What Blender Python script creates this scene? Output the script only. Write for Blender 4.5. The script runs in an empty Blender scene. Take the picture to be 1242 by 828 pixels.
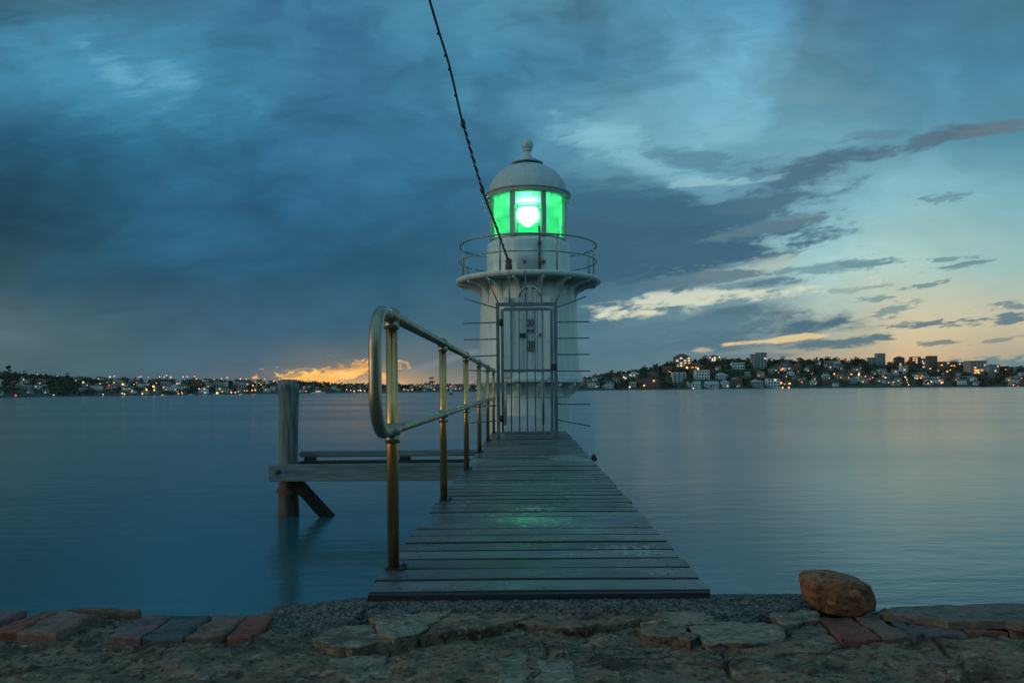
import bpy, bmesh, math, random
from mathutils import Vector, Matrix, noise
random.seed(7)
R = math.radians
S = bpy.context.scene
COL = S.collection
PI = math.pi

# ------------------------------------------------------------------ camera maths
F, CX, CY, CAMZ, ROLL = 900.0, 639.0, 470.5, 1.72, R(0.45)
def unroll(px, py):
    dx, dy = px-CX, CY-py
    c, s = math.cos(ROLL), math.sin(ROLL)
    return dx*c+dy*s, -dx*s+dy*c
def P(px, py, d):
    u, v = unroll(px, py)
    return Vector((u*d/F, d, CAMZ+v*d/F))
def G(px, py, z):
    u, v = unroll(px, py)
    d = F*(z-CAMZ)/v
    return Vector((u*d/F, d, z))
def srgb(r, g, b):
    f = lambda c: c/12.92 if c <= .04045 else ((c+.055)/1.055)**2.4
    return (f(r/255), f(g/255), f(b/255), 1)
def lerp(tab, x):
    if x <= tab[0][0]: return tab[0][1]
    for (a, va), (b, vb) in zip(tab, tab[1:]):
        if x <= b:
            t = (x-a)/(b-a); return va+(vb-va)*t
    return tab[-1][1]

cam = bpy.data.cameras.new('camera'); co = bpy.data.objects.new('camera', cam); COL.objects.link(co)
c, s = math.cos(ROLL), math.sin(ROLL)
co.matrix_world = Matrix(((c, s, 0, 0), (0, 0, -1, 0), (-s, c, 0, CAMZ), (0, 0, 0, 1)))
cam.sensor_width = 36; cam.lens = F/1242*36
cam.shift_x = -(CX-621)/1242; cam.shift_y = (CY-414)/1242
cam.clip_end = 20000; cam.clip_start = .05
S.camera = co

# ------------------------------------------------------------------ mesh helpers
class MB:
    def __init__(s): s.v = []; s.f = []; s.m = []; s.sm = []
    def add(s, vs, fs, mi=0, smooth=False):
        o = len(s.v); s.v += [Vector(v) for v in vs]
        for f in fs: s.f.append([i+o for i in f]); s.m.append(mi); s.sm.append(smooth)
    def box(s, lo, hi, mi=0, rot=None, bev=0):
        x0, y0, z0 = lo; x1, y1, z1 = hi
        if bev:
            bm = bmesh.new(); bmesh.ops.create_cube(bm, size=1)
            bmesh.ops.scale(bm, vec=(x1-x0, y1-y0, z1-z0), verts=bm.verts)
            bmesh.ops.bevel(bm, geom=bm.edges[:], offset=bev, segments=2, affect='EDGES')
            ctr = Vector(((x0+x1)/2, (y0+y1)/2, (z0+z1)/2))
            bm.verts.index_update()
            vs = [v.co.copy() for v in bm.verts]
            if rot: vs = [rot @ v for v in vs]
            s.add([v+ctr for v in vs], [[v.index for v in f.verts] for f in bm.faces], mi); bm.free(); return
        vs = [(x0,y0,z0),(x1,y0,z0),(x1,y1,z0),(x0,y1,z0),(x0,y0,z1),(x1,y0,z1),(x1,y1,z1),(x0,y1,z1)]
        if rot:
            ctr = Vector(((x0+x1)/2, (y0+y1)/2, (z0+z1)/2))
            vs = [rot @ (Vector(v)-ctr)+ctr for v in vs]
        s.add(vs, [(0,3,2,1),(4,5,6,7),(0,1,5,4),(1,2,6,5),(2,3,7,6),(3,0,4,7)], mi)
    def lathe(s, prof, n=48, ctr=(0,0), mi=0, smooth=True, a0=0):
        vs = []; fs = []
        for r, z in prof:
            for k in range(n):
                a = a0+2*PI*k/n; vs.append((ctr[0]+r*math.sin(a), ctr[1]-r*math.cos(a), z))
        for i in range(len(prof)-1):
            for k in range(n):
                k2 = (k+1) % n
                fs.append((i*n+k, i*n+k2, (i+1)*n+k2, (i+1)*n+k))
        s.add(vs, fs, mi, smooth)
        if prof[0][0] > 1e-4: s.add(vs[:n], [list(range(n))[::-1]], mi)
        if prof[-1][0] > 1e-4: s.add(vs[-n:], [list(range(n))], mi)
    def tube(s, pts, r, n=10, mi=0, closed=False):
        pts = [Vector(p) for p in pts]; N = len(pts)
        rs = r if isinstance(r, (list, tuple)) else [r]*N
        vs = []; fs = []; up = None
        for i, p in enumerate(pts):
            if closed: t = pts[(i+1) % N]-pts[i-1]
            else: t = pts[min(i+1, N-1)]-pts[max(i-1, 0)]
            t.normalize()
            if up is None:
                up = Vector((0,0,1)) if abs(t.z) < .9 else Vector((1,0,0))
            a = t.cross(up).normalized(); b = a.cross(t).normalized(); up = b
            for k in range(n):
                q = 2*PI*k/n; vs.append(p+(a*math.cos(q)+b*math.sin(q))*rs[i])
        for i in range(N if closed else N-1):
            j = (i+1) % N
            for k in range(n):
                k2 = (k+1) % n; fs.append((i*n+k, j*n+k, j*n+k2, i*n+k2))
        if not closed:
            fs.append(list(range(n))); fs.append([(N-1)*n+k for k in range(n)][::-1])
        s.add(vs, fs, mi, True)
    def ball(s, c, r, mi=0, n=14, sc=(1,1,1)):
        prof = [(max(r*math.sin(PI*i/n), 0), -r*math.cos(PI*i/n)) for i in range(n+1)]
        vs = []; fs = []; m = 2*n
        for rr, z in prof:
            for k in range(m):
                a = 2*PI*k/m; vs.append((c[0]+rr*math.cos(a)*sc[0], c[1]+rr*math.sin(a)*sc[1], c[2]+z*sc[2]))
        for i in range(n):
            for k in range(m):
                k2 = (k+1) % m; fs.append((i*m+k, i*m+k2, (i+1)*m+k2, (i+1)*m+k))
        s.add(vs, fs, mi, True)
    def build(s, name, mats, parent=None, local=False):
        me = bpy.data.meshes.new(name)
        off = Vector((0,0,0))
        if parent is not None and not local: off = wloc(parent)
        me.from_pydata([v-off for v in s.v], [], s.f)
        for m in (mats if isinstance(mats, (list, tuple)) else [mats]): me.materials.append(m)
        me.polygons.foreach_set('material_index', s.m)
        me.polygons.foreach_set('use_smooth', s.sm)
        me.validate(); me.update()
        o = bpy.data.objects.new(name, me); COL.objects.link(o)
        if parent is not None: o.parent = parent
        return o
def wloc(o):
    v = Vector((0,0,0))
    while o is not None: v += o.location; o = o.parent
    return v
def clean(o, ang=35, merge=True):
    bm = bmesh.new(); bm.from_mesh(o.data)
    if merge: bmesh.ops.remove_doubles(bm, verts=bm.verts, dist=1e-5)
    bmesh.ops.recalc_face_normals(bm, faces=bm.faces)
    bm.to_mesh(o.data); bm.free()
    o.data.set_sharp_from_angle(angle=R(ang))
    return o
def thing(name, label, cat, loc=(0,0,0), group=None):
    o = bpy.data.objects.new(name, None); COL.objects.link(o); o.location = loc
    o.empty_display_size = .1
    return tag(o, label, cat, group)
def tag(o, label, cat, group=None):
    o['label'] = label; o['category'] = cat; o['kind'] = 'thing'
    if group: o['group'] = group
    return o
def kind(o, k): o['kind'] = k; return o
def dup(root, loc, rotz=0, scale=1, label=None, group=None):
    r = root.copy(); COL.objects.link(r); r.location = loc; r.rotation_euler = (0,0,rotz); r.scale = (scale,)*3 if not isinstance(scale, tuple) else scale
    if label: r['label'] = label
    if group: r['group'] = group
    for ch in list(root.children):
        k = ch.copy(); COL.objects.link(k); k.parent = r
        for g in list(ch.children):
            d = g.copy(); COL.objects.link(d); d.parent = k
    return r

# ------------------------------------------------------------------ materials
def newmat(name):
    m = bpy.data.materials.new(name); m.use_nodes = True
    nt = m.node_tree; b = nt.nodes['Principled BSDF']
    return m, nt, b
def N(nt, t, ins=None, **kw):
    n = nt.nodes.new(t)
    for k, v in kw.items(): setattr(n, k, v)
    if ins:
        for k, v in ins.items():
            if isinstance(v, bpy.types.NodeSocket): nt.links.new(v, n.inputs[k])
            else: n.inputs[k].default_value = v
    return n
def c4(c): return tuple(c)+(1,) if len(c) == 3 else tuple(c)
def coords(nt, scale=(1,1,1), kind='Object'):
    tc = nt.nodes.new('ShaderNodeTexCoord')
    return N(nt, 'ShaderNodeMapping', {'Vector': tc.outputs[kind], 'Scale': scale}).outputs[0]
def noise_f(nt, vec, scale, detail=4, rough=.55, lo=.35, hi=.65):
    n = N(nt, 'ShaderNodeTexNoise', {'Vector': vec, 'Scale': scale, 'Detail': detail, 'Roughness': rough})
    return N(nt, 'ShaderNodeMapRange', {'Value': n.outputs[0], 'From Min': lo, 'From Max': hi}).outputs[0]
def mixc(nt, f, a, b, mode='MIX'):
    n = nt.nodes.new('ShaderNodeMix'); n.data_type = 'RGBA'; n.blend_type = mode
    for i, v in ((0, f), (6, a), (7, b)):
        if isinstance(v, bpy.types.NodeSocket): nt.links.new(v, n.inputs[i])
        else: n.inputs[i].default_value = v if i == 0 else c4(v)
    return n.outputs[2]
def bump(nt, b, h, strength=.3, dist=.01):
    n = N(nt, 'ShaderNodeBump', {'Height': h, 'Strength': strength, 'Distance': dist})
    nt.links.new(n.outputs[0], b.inputs['Normal'])
def surf(name, ca, cb, scale=4, stretch=(1,1,1), rough=.6, metal=0, bstr=.2, bdist=.01, bscale=None, third=None, tscale=2, tlo=.55, thi=.7, island=0, spec=.5, rvar=0):
    m, nt, b = newmat(name)
    v = coords(nt, stretch)
    f = noise_f(nt, v, scale)
    col = mixc(nt, f, ca, cb)
    if third: col = mixc(nt, noise_f(nt, v, tscale, 5, .6, tlo, thi), col, third)
    if island:
        g = nt.nodes.new('ShaderNodeNewGeometry')
        k = N(nt, 'ShaderNodeMapRange', {'Value': g.outputs['Random Per Island'], 'To Min': 1-island, 'To Max': 1+island}).outputs[0]
        vm = N(nt, 'ShaderNodeVectorMath', {0: col, 1: k}, operation='MULTIPLY'); col = vm.outputs[0]
    nt.links.new(col, b.inputs['Base Color'])
    b.inputs['Metallic'].default_value = metal; b.inputs['Roughness'].default_value = rough
    b.inputs['Specular IOR Level'].default_value = spec
    if rvar:
        rr = N(nt, 'ShaderNodeMapRange', {'Value': f, 'To Min': rough-rvar, 'To Max': rough+rvar}).outputs[0]
        nt.links.new(rr, b.inputs['Roughness'])
    if bstr: bump(nt, b, noise_f(nt, v, bscale or scale*4, 6, .65, 0, 1), bstr, bdist)
    return m
def emit(name, col, st):
    m, nt, b = newmat(name)
    b.inputs['Base Color'].default_value = (.02,.02,.02,1)
    b.inputs['Emission Color'].default_value = c4(col); b.inputs['Emission Strength'].default_value = st
    try: m.cycles.emission_sampling = 'NONE'
    except Exception: pass
    return m

M = {}
# white weathered paint with vertical streaks of grime and a few rust stains
def paint(name, ca, cb, rough=.5, rust=True):
    m, nt, b = newmat(name)
    v = coords(nt, (3,3,.45)); v2 = coords(nt)
    col = mixc(nt, noise_f(nt, v, 3, 6, .6, .3, .75), ca, cb)
    col = mixc(nt, noise_f(nt, v2, 9, 6, .7, .60, .72), col, tuple(.6*x for x in cb))
    if rust:
        rs = N(nt, 'ShaderNodeTexNoise', {'Vector': coords(nt, (2.2,2.2,1.1)), 'Scale': 3.1, 'Detail': 6, 'Roughness': .65})
        col = mixc(nt, N(nt, 'ShaderNodeMapRange', {'Value': rs.outputs[0], 'From Min': .69, 'From Max': .76}).outputs[0], col, (.22,.10,.04))
    nt.links.new(col, b.inputs['Base Color']); b.inputs['Roughness'].default_value = rough
    bump(nt, b, noise_f(nt, v2, 30, 5, .6, 0, 1), .12, .004)
    return m
M['white'] = paint('white_weathered_paint', (.62,.68,.66), (.46,.51,.49))
M['dome'] = paint('dome_grey_paint', (.42,.50,.52), (.32,.39,.41), .42)
M['door'] = paint('door_pale_paint', (.46,.54,.57), (.35,.43,.46))
M['trimp'] = paint('lantern_trim_paint', (.33,.38,.36), (.22,.27,.26), .5)
M['deck'] = None
def deckmat(rg=(.22,.46), bs=.45):
    m, nt, b = newmat('weathered_decking')
    v = coords(nt, (1.2,14,14)); v2 = coords(nt)
    g = nt.nodes.new('ShaderNodeNewGeometry')
    col = mixc(nt, noise_f(nt, v, 6, 7, .65, .3, .7), (.038,.047,.056), (.155,.178,.195))
    col = mixc(nt, noise_f(nt, v2, 2.2, 4, .6, .45, .7), col, (.070,.068,.062))
    k = N(nt, 'ShaderNodeMapRange', {'Value': g.outputs['Random Per Island'], 'To Min': .5, 'To Max': 1.3}).outputs[0]
    col = N(nt, 'ShaderNodeVectorMath', {0: col, 1: k}, operation='MULTIPLY').outputs[0]
    # salt and gull droppings: pale specks in a few spots
    d = N(nt, 'ShaderNodeTexNoise', {'Vector': coords(nt, (1,2.2,1)), 'Scale': 26, 'Detail': 3, 'Roughness': .6})
    p = N(nt, 'ShaderNodeTexNoise', {'Vector': v2, 'Scale': 1.7, 'Detail': 1})
    t = N(nt, 'ShaderNodeMath', {0: d.outputs[0], 1: p.outputs[0]}, operation='MULTIPLY').outputs[0]
    col = mixc(nt, N(nt, 'ShaderNodeMapRange', {'Value': t, 'From Min': .375, 'From Max': .42}).outputs[0], col, (.5,.52,.5))
    nt.links.new(col, b.inputs['Base Color'])
    rr = N(nt, 'ShaderNodeMapRange', {'Value': noise_f(nt, v2, 3, 4), 'To Min': rg[0], 'To Max': rg[1]}).outputs[0]
    nt.links.new(rr, b.inputs['Roughness'])
    bump(nt, b, noise_f(nt, v, 9, 8, .7, 0, 1), bs, .006)
    return m
M['deck'] = deckmat(); M['wetdeck'] = deckmat((.22,.32), .06)
M['timber'] = surf('weathered_timber', (.10,.125,.13), (.20,.235,.24), 5, (.5,8,8), .75, bstr=.5, third=(.06,.045,.03), tscale=1.2)
M['pile'] = surf('pile_timber', (.08,.10,.10), (.21,.24,.23), 5, (7,7,.5), .8, bstr=.6, bdist=.02, third=(.05,.04,.03), tscale=1.1)
M['wetpile'] = surf('wet_stained_pile', (.03,.022,.017), (.13,.09,.055), 5, (6,6,.8), .55, bstr=.6, bdist=.02, third=(.015,.014,.012), tscale=1.5, tlo=.42, thi=.6)
M['dark'] = surf('wet_timber_and_gap_shade', (.012,.012,.012), (.03,.03,.028), 6, (1,6,6), .7)
M['steel'] = surf('galvanised_rail_steel', (.42,.38,.30), (.30,.26,.19), 9, (1,1,1), .36, .88, bstr=.06, bscale=60, rvar=.06)
M['glow_post'] = surf('glow_tinted_post_tube', (.70,.39,.16), (.50,.27,.11), 9, (1,1,1), .30, .92, bstr=.06, bscale=60, rvar=.06)  # post tubes tinted gold in place of warm reflected light
M['gate'] = surf('gate_grey_steel', (.075,.115,.13), (.13,.175,.19), 12, (1,1,.4), .5, .3, bstr=.1, third=(.12,.06,.03), tscale=7, tlo=.66, thi=.75)
M['rust'] = surf('rusty_iron', (.16,.07,.03), (.07,.04,.03), 20, (1,1,1), .8, bstr=.4)
M['black'] = surf('black_fitting', (.015,.015,.016), (.03,.03,.03), 20, (1,1,1), .6)
M['galv'] = surf('dull_galvanised_tube', (.30,.33,.33), (.20,.23,.23), 14, (1,1,1), .45, .5, bstr=.05)
M['rope'] = surf('old_cable_wrap', (.05,.04,.032), (.13,.10,.075), 30, (1,1,1), .85)

# ------------------------------------------------------------------ sky
W = bpy.data.worlds.new('World'); S.world = W; W.use_nodes = True
nt = W.node_tree; nt.nodes.clear()
SUN_EL, SUN_AZ = R(7), R(258)          # azimuth clockwise from +Y : low glow from behind the camera, to its left
tc = nt.nodes.new('ShaderNodeTexCoord'); D = tc.outputs['Generated']
sx = N(nt, 'ShaderNodeSeparateXYZ', {0: D})
def mth(op, a, b=None, clamp=False):
    n = nt.nodes.new('ShaderNodeMath'); n.operation = op; n.use_clamp = clamp
    for i, v in enumerate((a, b)):
        if v is None: continue
        if isinstance(v, bpy.types.NodeSocket): nt.links.new(v, n.inputs[i])
        else: n.inputs[i].default_value = v
    return n.outputs[0]
ym = mth('MAXIMUM', sx.outputs[1], .4)
U0 = mth('DIVIDE', sx.outputs[0], ym); V0 = mth('DIVIDE', sx.outputs[2], ym)
UV = N(nt, 'ShaderNodeCombineXYZ', {0: U0, 1: V0, 2: 0.0}).outputs[0]
def mapn(vec, scale, loc=(0,0,0)):
    return N(nt, 'ShaderNodeMapping', {'Vector': vec, 'Scale': scale, 'Location': loc}).outputs[0]
def tex(vec, sc, detail=5, rough=.55, dist=0):
    return N(nt, 'ShaderNodeTexNoise', {'Vector': vec, 'Scale': sc, 'Detail': detail, 'Roughness': rough, 'Distortion': dist})
# broad warp of the cloud deck
w1 = tex(mapn(UV, (1,2.0,1)), 5, 4, .55)
wv = N(nt, 'ShaderNodeVectorMath', {0: w1.outputs['Color'], 1: (.5,.5,.5)}, operation='SUBTRACT').outputs[0]
wv = N(nt, 'ShaderNodeVectorMath', {0: wv, 1: (.22,.085,0)}, operation='MULTIPLY').outputs[0]
# the warp grows with height above the horizon
wk = N(nt, 'ShaderNodeMapRange', {'Value': V0, 'From Min': .0, 'From Max': .2, 'To Min': .15, 'To Max': 1}).outputs[0]
wv = N(nt, 'ShaderNodeVectorMath', {0: wv, 1: wk}, operation='MULTIPLY').outputs[0]
UW = N(nt, 'ShaderNodeVectorMath', {0: UV, 1: wv}, operation='ADD').outputs[0]
sw = N(nt, 'ShaderNodeSeparateXYZ', {0: UW})
rows = {
 0:  [(0,58,100,125),(100,64,110,136),(200,60,113,143),(300,55,110,146),(400,59,120,158),(500,66,126,158),(600,78,140,168),(700,74,125,152),(800,78,138,168),(900,80,142,178),(1000,74,118,148),(1100,68,114,146),(1242,66,112,134)],
 85: [(0,60,126,160),(80,68,140,176),(200,70,142,178),(300,56,116,150),(400,52,104,138),(500,58,118,152),(600,63,123,156),(700,66,125,158),(800,85,146,176),(900,104,164,192),(1000,93,146,172),(1100,80,142,174),(1242,70,128,160)],
 170:[(0,35,84,113),(100,39,97,130),(200,43,103,136),(300,46,106,142),(400,48,103,139),(500,51,108,142),(600,56,112,144),(680,84,142,170),(760,110,168,190),(850,110,166,188),(950,98,152,174),(1100,94,150,174),(1242,82,138,162)],
 250:[(0,27,67,87),(80,30,73,96),(200,38,90,122),(300,40,94,128),(400,43,98,134),(500,44,99,133),(600,48,100,132),(700,55,106,136),(800,62,110,138),(900,86,132,154),(1000,124,176,192),(1100,134,186,199),(1242,119,173,187)],
 330:[(0,46,80,96),(100,36,79,102),(200,38,84,113),(300,38,85,115),(450,40,88,117),(560,48,92,118),(700,58,99,124),(800,80,118,138),(900,118,158,170),(1000,158,197,198),(1100,166,200,195),(1242,148,187,187)],
 400:[(0,78,104,114),(100,67,99,113),(200,60,95,115),(300,55,92,116),(450,52,92,116),(560,62,102,122),(700,76,116,136),(800,92,128,144),(900,118,148,155),(1000,170,184,172),(1100,203,194,163),(1242,190,184,160)],
 440:[(0,70,100,110),(100,68,100,113),(200,67,99,118),(300,70,98,117),(400,104,112,116),(470,104,115,118),(560,90,108,118),(700,82,118,135),(800,86,122,138),(900,116,134,140),(1000,172,160,140),(1100,204,175,139),(1242,166,160,145)],
 464:[(0,66,95,107),(200,70,98,112),(300,92,104,112),(360,150,140,118),(400,205,170,122),(460,190,158,118),(560,135,128,118),(700,96,120,132),(900,120,135,138),(1000,150,150,140),(1242,130,145,145)],
}
posx = N(nt, 'ShaderNodeMapRange', {'Value': sw.outputs[0], 'From Min': -1, 'From Max': 1}).outputs[0]
cur = None; vp = None
for y in sorted(rows, reverse=True):
    rmp = nt.nodes.new('ShaderNodeValToRGB'); cr = rmp.color_ramp; cr.interpolation = 'EASE'
    nt.links.new(posx, rmp.inputs[0])
    st = [((unroll(x, y)[0]/F+1)/2, srgb(r, g, b)) for x, r, g, b in rows[y]]
    while len(cr.elements) < len(st): cr.elements.new(.5)
    for e, (p, cc) in zip(cr.elements, st): e.position = p
    for e, (p, cc) in zip(cr.elements, st): e.color = cc
    v = (CY-y)/F
    if cur is None: cur = rmp.outputs[0]
    else:
        f = N(nt, 'ShaderNodeMapRange', {'Value': sw.outputs[1], 'From Min': vp, 'From Max': v}).outputs[0]
        cur = mixc(nt, f, cur, rmp.outputs[0])
    vp = v
# soft cloud texture: light and dark folds, streaked sideways, stronger high up
n2 = tex(mapn(UW, (1,1.6,1)), 5.2, 7, .52, .25)
k2 = N(nt, 'ShaderNodeMapRange', {'Value': n2.outputs[0], 'From Min': .3, 'From Max': .7, 'To Min': .76, 'To Max': 1.28}).outputs[0]
n3 = tex(mapn(UW, (1,2.0,1), (3,1,0)), 13, 7, .58, .2)
k3 = N(nt, 'ShaderNodeMapRange', {'Value': n3.outputs[0], 'From Min': .3, 'From Max': .7, 'To Min': .88, 'To Max': 1.13}).outputs[0]
kk = mth('MULTIPLY', k2, k3)
# quiet down in the low grey band on the left and in the clear air on the right
q = N(nt, 'ShaderNodeMapRange', {'Value': V0, 'From Min': .04, 'From Max': .3, 'To Min': .4, 'To Max': 1.1}).outputs[0]
q2 = N(nt, 'ShaderNodeMapRange', {'Value': U0, 'From Min': .3, 'From Max': .6, 'To Min': 1, 'To Max': .35}).outputs[0]
qq = mth('MULTIPLY', q, q2)
kk = mth('ADD', mth('MULTIPLY', mth('SUBTRACT', kk, 1.0), qq), 1.0)
cur = N(nt, 'ShaderNodeVectorMath', {0: cur, 1: kk}, operation='MULTIPLY').outputs[0]
# single clouds and gaps
UR = N(nt, 'ShaderNodeMapping', {'Vector': UV, 'Rotation': (0,0,R(-8))}).outputs[0]
ragA = tex(mapn(UR, (1,4.2,1), (.7,.2,0)), 13, 8, .64, .25).outputs[0]
ragB = tex(mapn(UR, (1,2.6,1), (5,2,0)), 30, 6, .62, .5).outputs[0]
rag = N(nt, 'ShaderNodeMapRange', {'Value': mth('ADD', mth('MULTIPLY', ragA, .7), mth('MULTIPLY', ragB, .3)), 'From Min': .3, 'From Max': .7, 'To Min': -1, 'To Max': 1}).outputs[0]
def cloud(cx, cy, hx, hy, rot, col, amt=1.0, rg=.45, soft=.75, src=None):
    global cur
    u, v = unroll(cx, cy)
    mp = N(nt, 'ShaderNodeMapping', {'Vector': UV, 'Location': (u/F, v/F, 0), 'Rotation': (0,0,R(rot)), 'Scale': (hx/F, hy/F, 1)}, vector_type='TEXTURE')
    ln = N(nt, 'ShaderNodeVectorMath', {0: mp.outputs[0]}, operation='LENGTH').outputs['Value']
    ln = mth('ADD', ln, mth('MULTIPLY', src or rag, rg))
    f = N(nt, 'ShaderNodeMapRange', {'Value': ln, 'From Min': 1.05, 'From Max': 1.05-soft, 'To Max': amt}, interpolation_type='SMOOTHSTEP').outputs[0]
    cur = mixc(nt, f, cur, srgb(*col))
ragS = N(nt, 'ShaderNodeMapRange', {'Value': tex(mapn(UR, (1,5.0,1), (9,4,0)), 34, 6, .6, .3).outputs[0], 'From Min': .3, 'From Max': .7, 'To Min': -1, 'To Max': 1}).outputs[0]
# bright gaps
cloud(150,95,190,75,-14,(68,142,180),.85,.45,1.1)
cloud(140,88,64,24,-32,(104,172,202),.7,.85,1.2)
cloud(207,94,50,24,-20,(98,168,198),.7,.85,1.2)
cloud(20,52,64,22,-15,(70,142,176),.55,.4,1.0)
cloud(80,14,80,8,-5,(62,108,134),.5,.4,1.0)
cloud(560,118,34,30,-40,(76,146,176),.6,.4,1.0)
cloud(500,30,40,50,-30,(78,142,170),.4,.4,1.0)
cloud(800,140,160,62,8,(108,168,194),.65,.5,1.1)
cloud(735,168,74,26,-12,(134,190,210),.85,.55,1.0)
cloud(800,205,95,22,-20,(128,184,204),.8,.6,.9)
cloud(842,85,46,70,10,(106,168,198),.5,.5,1.0)
cloud(880,160,60,24,0,(128,184,206),.6,.6,1.0)
cloud(790,100,80,14,10,(74,128,158),.6,.5,1.0)
cloud(990,115,110,22,-6,(104,144,164),.5,.6,1.0)
# dark bank right of the tower
cloud(770,255,150,46,-8,(58,102,130),.95,.5,.8)
cloud(850,270,190,36,-2,(60,102,129),.95,.65,.6)
cloud(760,305,190,48,-2,(56,96,122),.95,.5,.55)
cloud(860,306,120,22,2,(60,99,124),.95,.7,.5)
cloud(950,243,95,22,10,(74,112,134),.95,.75,.85)
cloud(940,272,85,12,12,(98,128,142),.7,.8,.6)
cloud(850,195,80,14,-6,(84,132,158),.8,.8,.6)
cloud(1005,196,125,21,12,(75,109,131),.97,.6,.85)
cloud(960,215,60,18,14,(74,112,135),.9,.7,.85)
cloud(1195,158,85,11,8,(94,119,134),.92,.5,.6)
cloud(1125,170,60,13,15,(82,112,132),.9,.6,.6)
cloud(1075,165,50,10,0,(92,128,148),.6,.8,.7)
cloud(870,221,60,7,2,(142,190,204),.75,1.0,.6)
cloud(935,216,26,5,10,(140,188,204),.5,.9,.6)
# bright break under the bank
cloud(850,361,150,14,6,(206,216,198),.92,1.35,.85)
cloud(795,379,64,8,2,(212,217,192),.95,.9,.85)
cloud(905,330,100,16,9,(172,194,188),.8,1.0,.85)
cloud(850,338,85,10,6,(88,120,138),.9,.9,.5)
cloud(935,343,60,7,5,(84,120,139),.9,.8,.5)
cloud(1000,325,70,8,5,(104,146,160),.8,.9,.6)
cloud(905,378,85,12,3,(78,112,132),.95,.8,.85)
cloud(985,393,95,17,5,(72,107,128),.98,.6,.85)
cloud(840,398,120,14,3,(84,120,139),.9,.7,.5)
cloud(850,416,170,17,3,(80,114,134),.95,.7,.85)
cloud(955,411,75,4.5,5,(218,198,152),.95,.8,.5)
cloud(1008,417,66,8,4,(84,115,130),.95,.65,.45)
cloud(900,432,90,5,2,(96,124,136),.7,.8,.6)
cloud(852,425,16,5,5,(190,180,160),.8,.8,.7)
# small lens clouds in the clear sky
for a in ((1045,320,52,7,4,(104,145,158),.95),(1168,322,40,5,9,(108,145,156),.95),(1150,313,34,3.5,3,(112,150,160),.9),(1125,345,28,3.6,8,(112,146,152),.95),(1065,362,28,4,5,(118,150,154),.9),
          (1085,375,26,9,15,(118,144,148),.85),(1120,393,52,5,3,(104,126,135),1),(1222,386,50,7,6,(100,126,137),1),(1225,370,30,5,2,(116,138,144),.95),(1135,416,30,4,4,(124,135,136),1),(1215,411,36,3,8,(130,140,139),.9),
          (1065,410,22,4,4,(96,120,131),1),(1145,240,38,6,4,(104,142,160),.85),(1030,352,60,4,6,(140,164,163),.8),(1210,441,90,8,0,(98,132,142),.95)):
    cloud(*a, .75, .6, ragS)
# golden break on the left horizon
ragG = N(nt, 'ShaderNodeMapRange', {'Value': tex(mapn(UV, (1,2.0,1), (2,7,0)), 34, 6, .62, .5).outputs[0], 'From Min': .3, 'From Max': .7, 'To Min': -1, 'To Max': 1}).outputs[0]
cloud(420,455,85,24,4,(150,130,112),.6,.6,1.0, ragG)
cloud(396,455,64,12,4,(246,186,100),1.0,1.2,.5, ragG)
cloud(372,450,34,5,8,(252,206,126),.9,1.0,.6, ragG)
cloud(418,455,24,5,0,(252,206,126),.9,1.0,.6, ragG)
cloud(445,467,56,11,0,(222,180,122),.9,.5,.9, ragG)
cloud(385,443,40,5,10,(112,110,112),.8,1.0,.7, ragG)
cloud(410,446,30,4,5,(130,116,108),.7,1.0,.7, ragG)
cloud(354,455,14,3,5,(150,120,90),.7,.9,.7, ragG)
cloud(545,436,52,7,15,(122,138,145),.6,.6,.9)
cloud(150,375,55,6,6,(44,84,104),.5,.5,.9)
# behind the camera: dusk cloud, brightened low down, warm band added to gild posts
bz = N(nt, 'ShaderNodeMapRange', {'Value': sx.outputs[2], 'From Min': 0, 'From Max': .6}).outputs[0]
low = mixc(nt, N(nt, 'ShaderNodeMapRange', {'Value': sx.outputs[0], 'From Min': -.1, 'From Max': .5}).outputs[0], (.52,.86,.94,1), (.20,.42,.54,1))
back = mixc(nt, bz, low, (.13,.36,.49,1))
wf = mth('MULTIPLY', N(nt, 'ShaderNodeMapRange', {'Value': sx.outputs[2], 'From Min': .20, 'From Max': .02}, interpolation_type='SMOOTHSTEP').outputs[0], N(nt, 'ShaderNodeMapRange', {'Value': sx.outputs[0], 'From Min': -.55, 'From Max': -.85}, interpolation_type='SMOOTHSTEP').outputs[0])
back = mixc(nt, wf, back, (1.25,.60,.16,1))
fb = N(nt, 'ShaderNodeMapRange', {'Value': sx.outputs[1], 'From Min': .45, 'From Max': .0}, interpolation_type='SMOOTHSTEP').outputs[0]
cur = mixc(nt, fb, cur, back)
sky = nt.nodes.new('ShaderNodeTexSky'); sky.sky_type = 'NISHITA'; sky.sun_disc = False
sky.sun_elevation = SUN_EL; sky.sun_rotation = SUN_AZ
bgA = N(nt, 'ShaderNodeBackground', {'Color': sky.outputs[0], 'Strength': .05})
cur = N(nt, 'ShaderNodeVectorMath', {0: cur, 1: (1.04,1.0,.96)}, operation='MULTIPLY').outputs[0]
bgB = N(nt, 'ShaderNodeBackground', {'Color': cur, 'Strength': 1.06})
ms = N(nt, 'ShaderNodeMixShader', {0: .95, 1: bgA.outputs[0], 2: bgB.outputs[0]})
out = nt.nodes.new('ShaderNodeOutputWorld'); nt.links.new(ms.outputs[0], out.inputs[0])

sun = bpy.data.lights.new('sun', 'SUN'); so = bpy.data.objects.new('sun', sun); COL.objects.link(so)
sun.energy = .38; sun.angle = R(6); sun.color = (1,.64,.32)
dv = Vector((math.sin(SUN_AZ)*math.cos(SUN_EL), math.cos(SUN_AZ)*math.cos(SUN_EL), math.sin(SUN_EL)))
so.rotation_euler = (-dv).to_track_quat('-Z', 'Y').to_euler(); so.location = dv*60+Vector((0,0,20))

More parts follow.
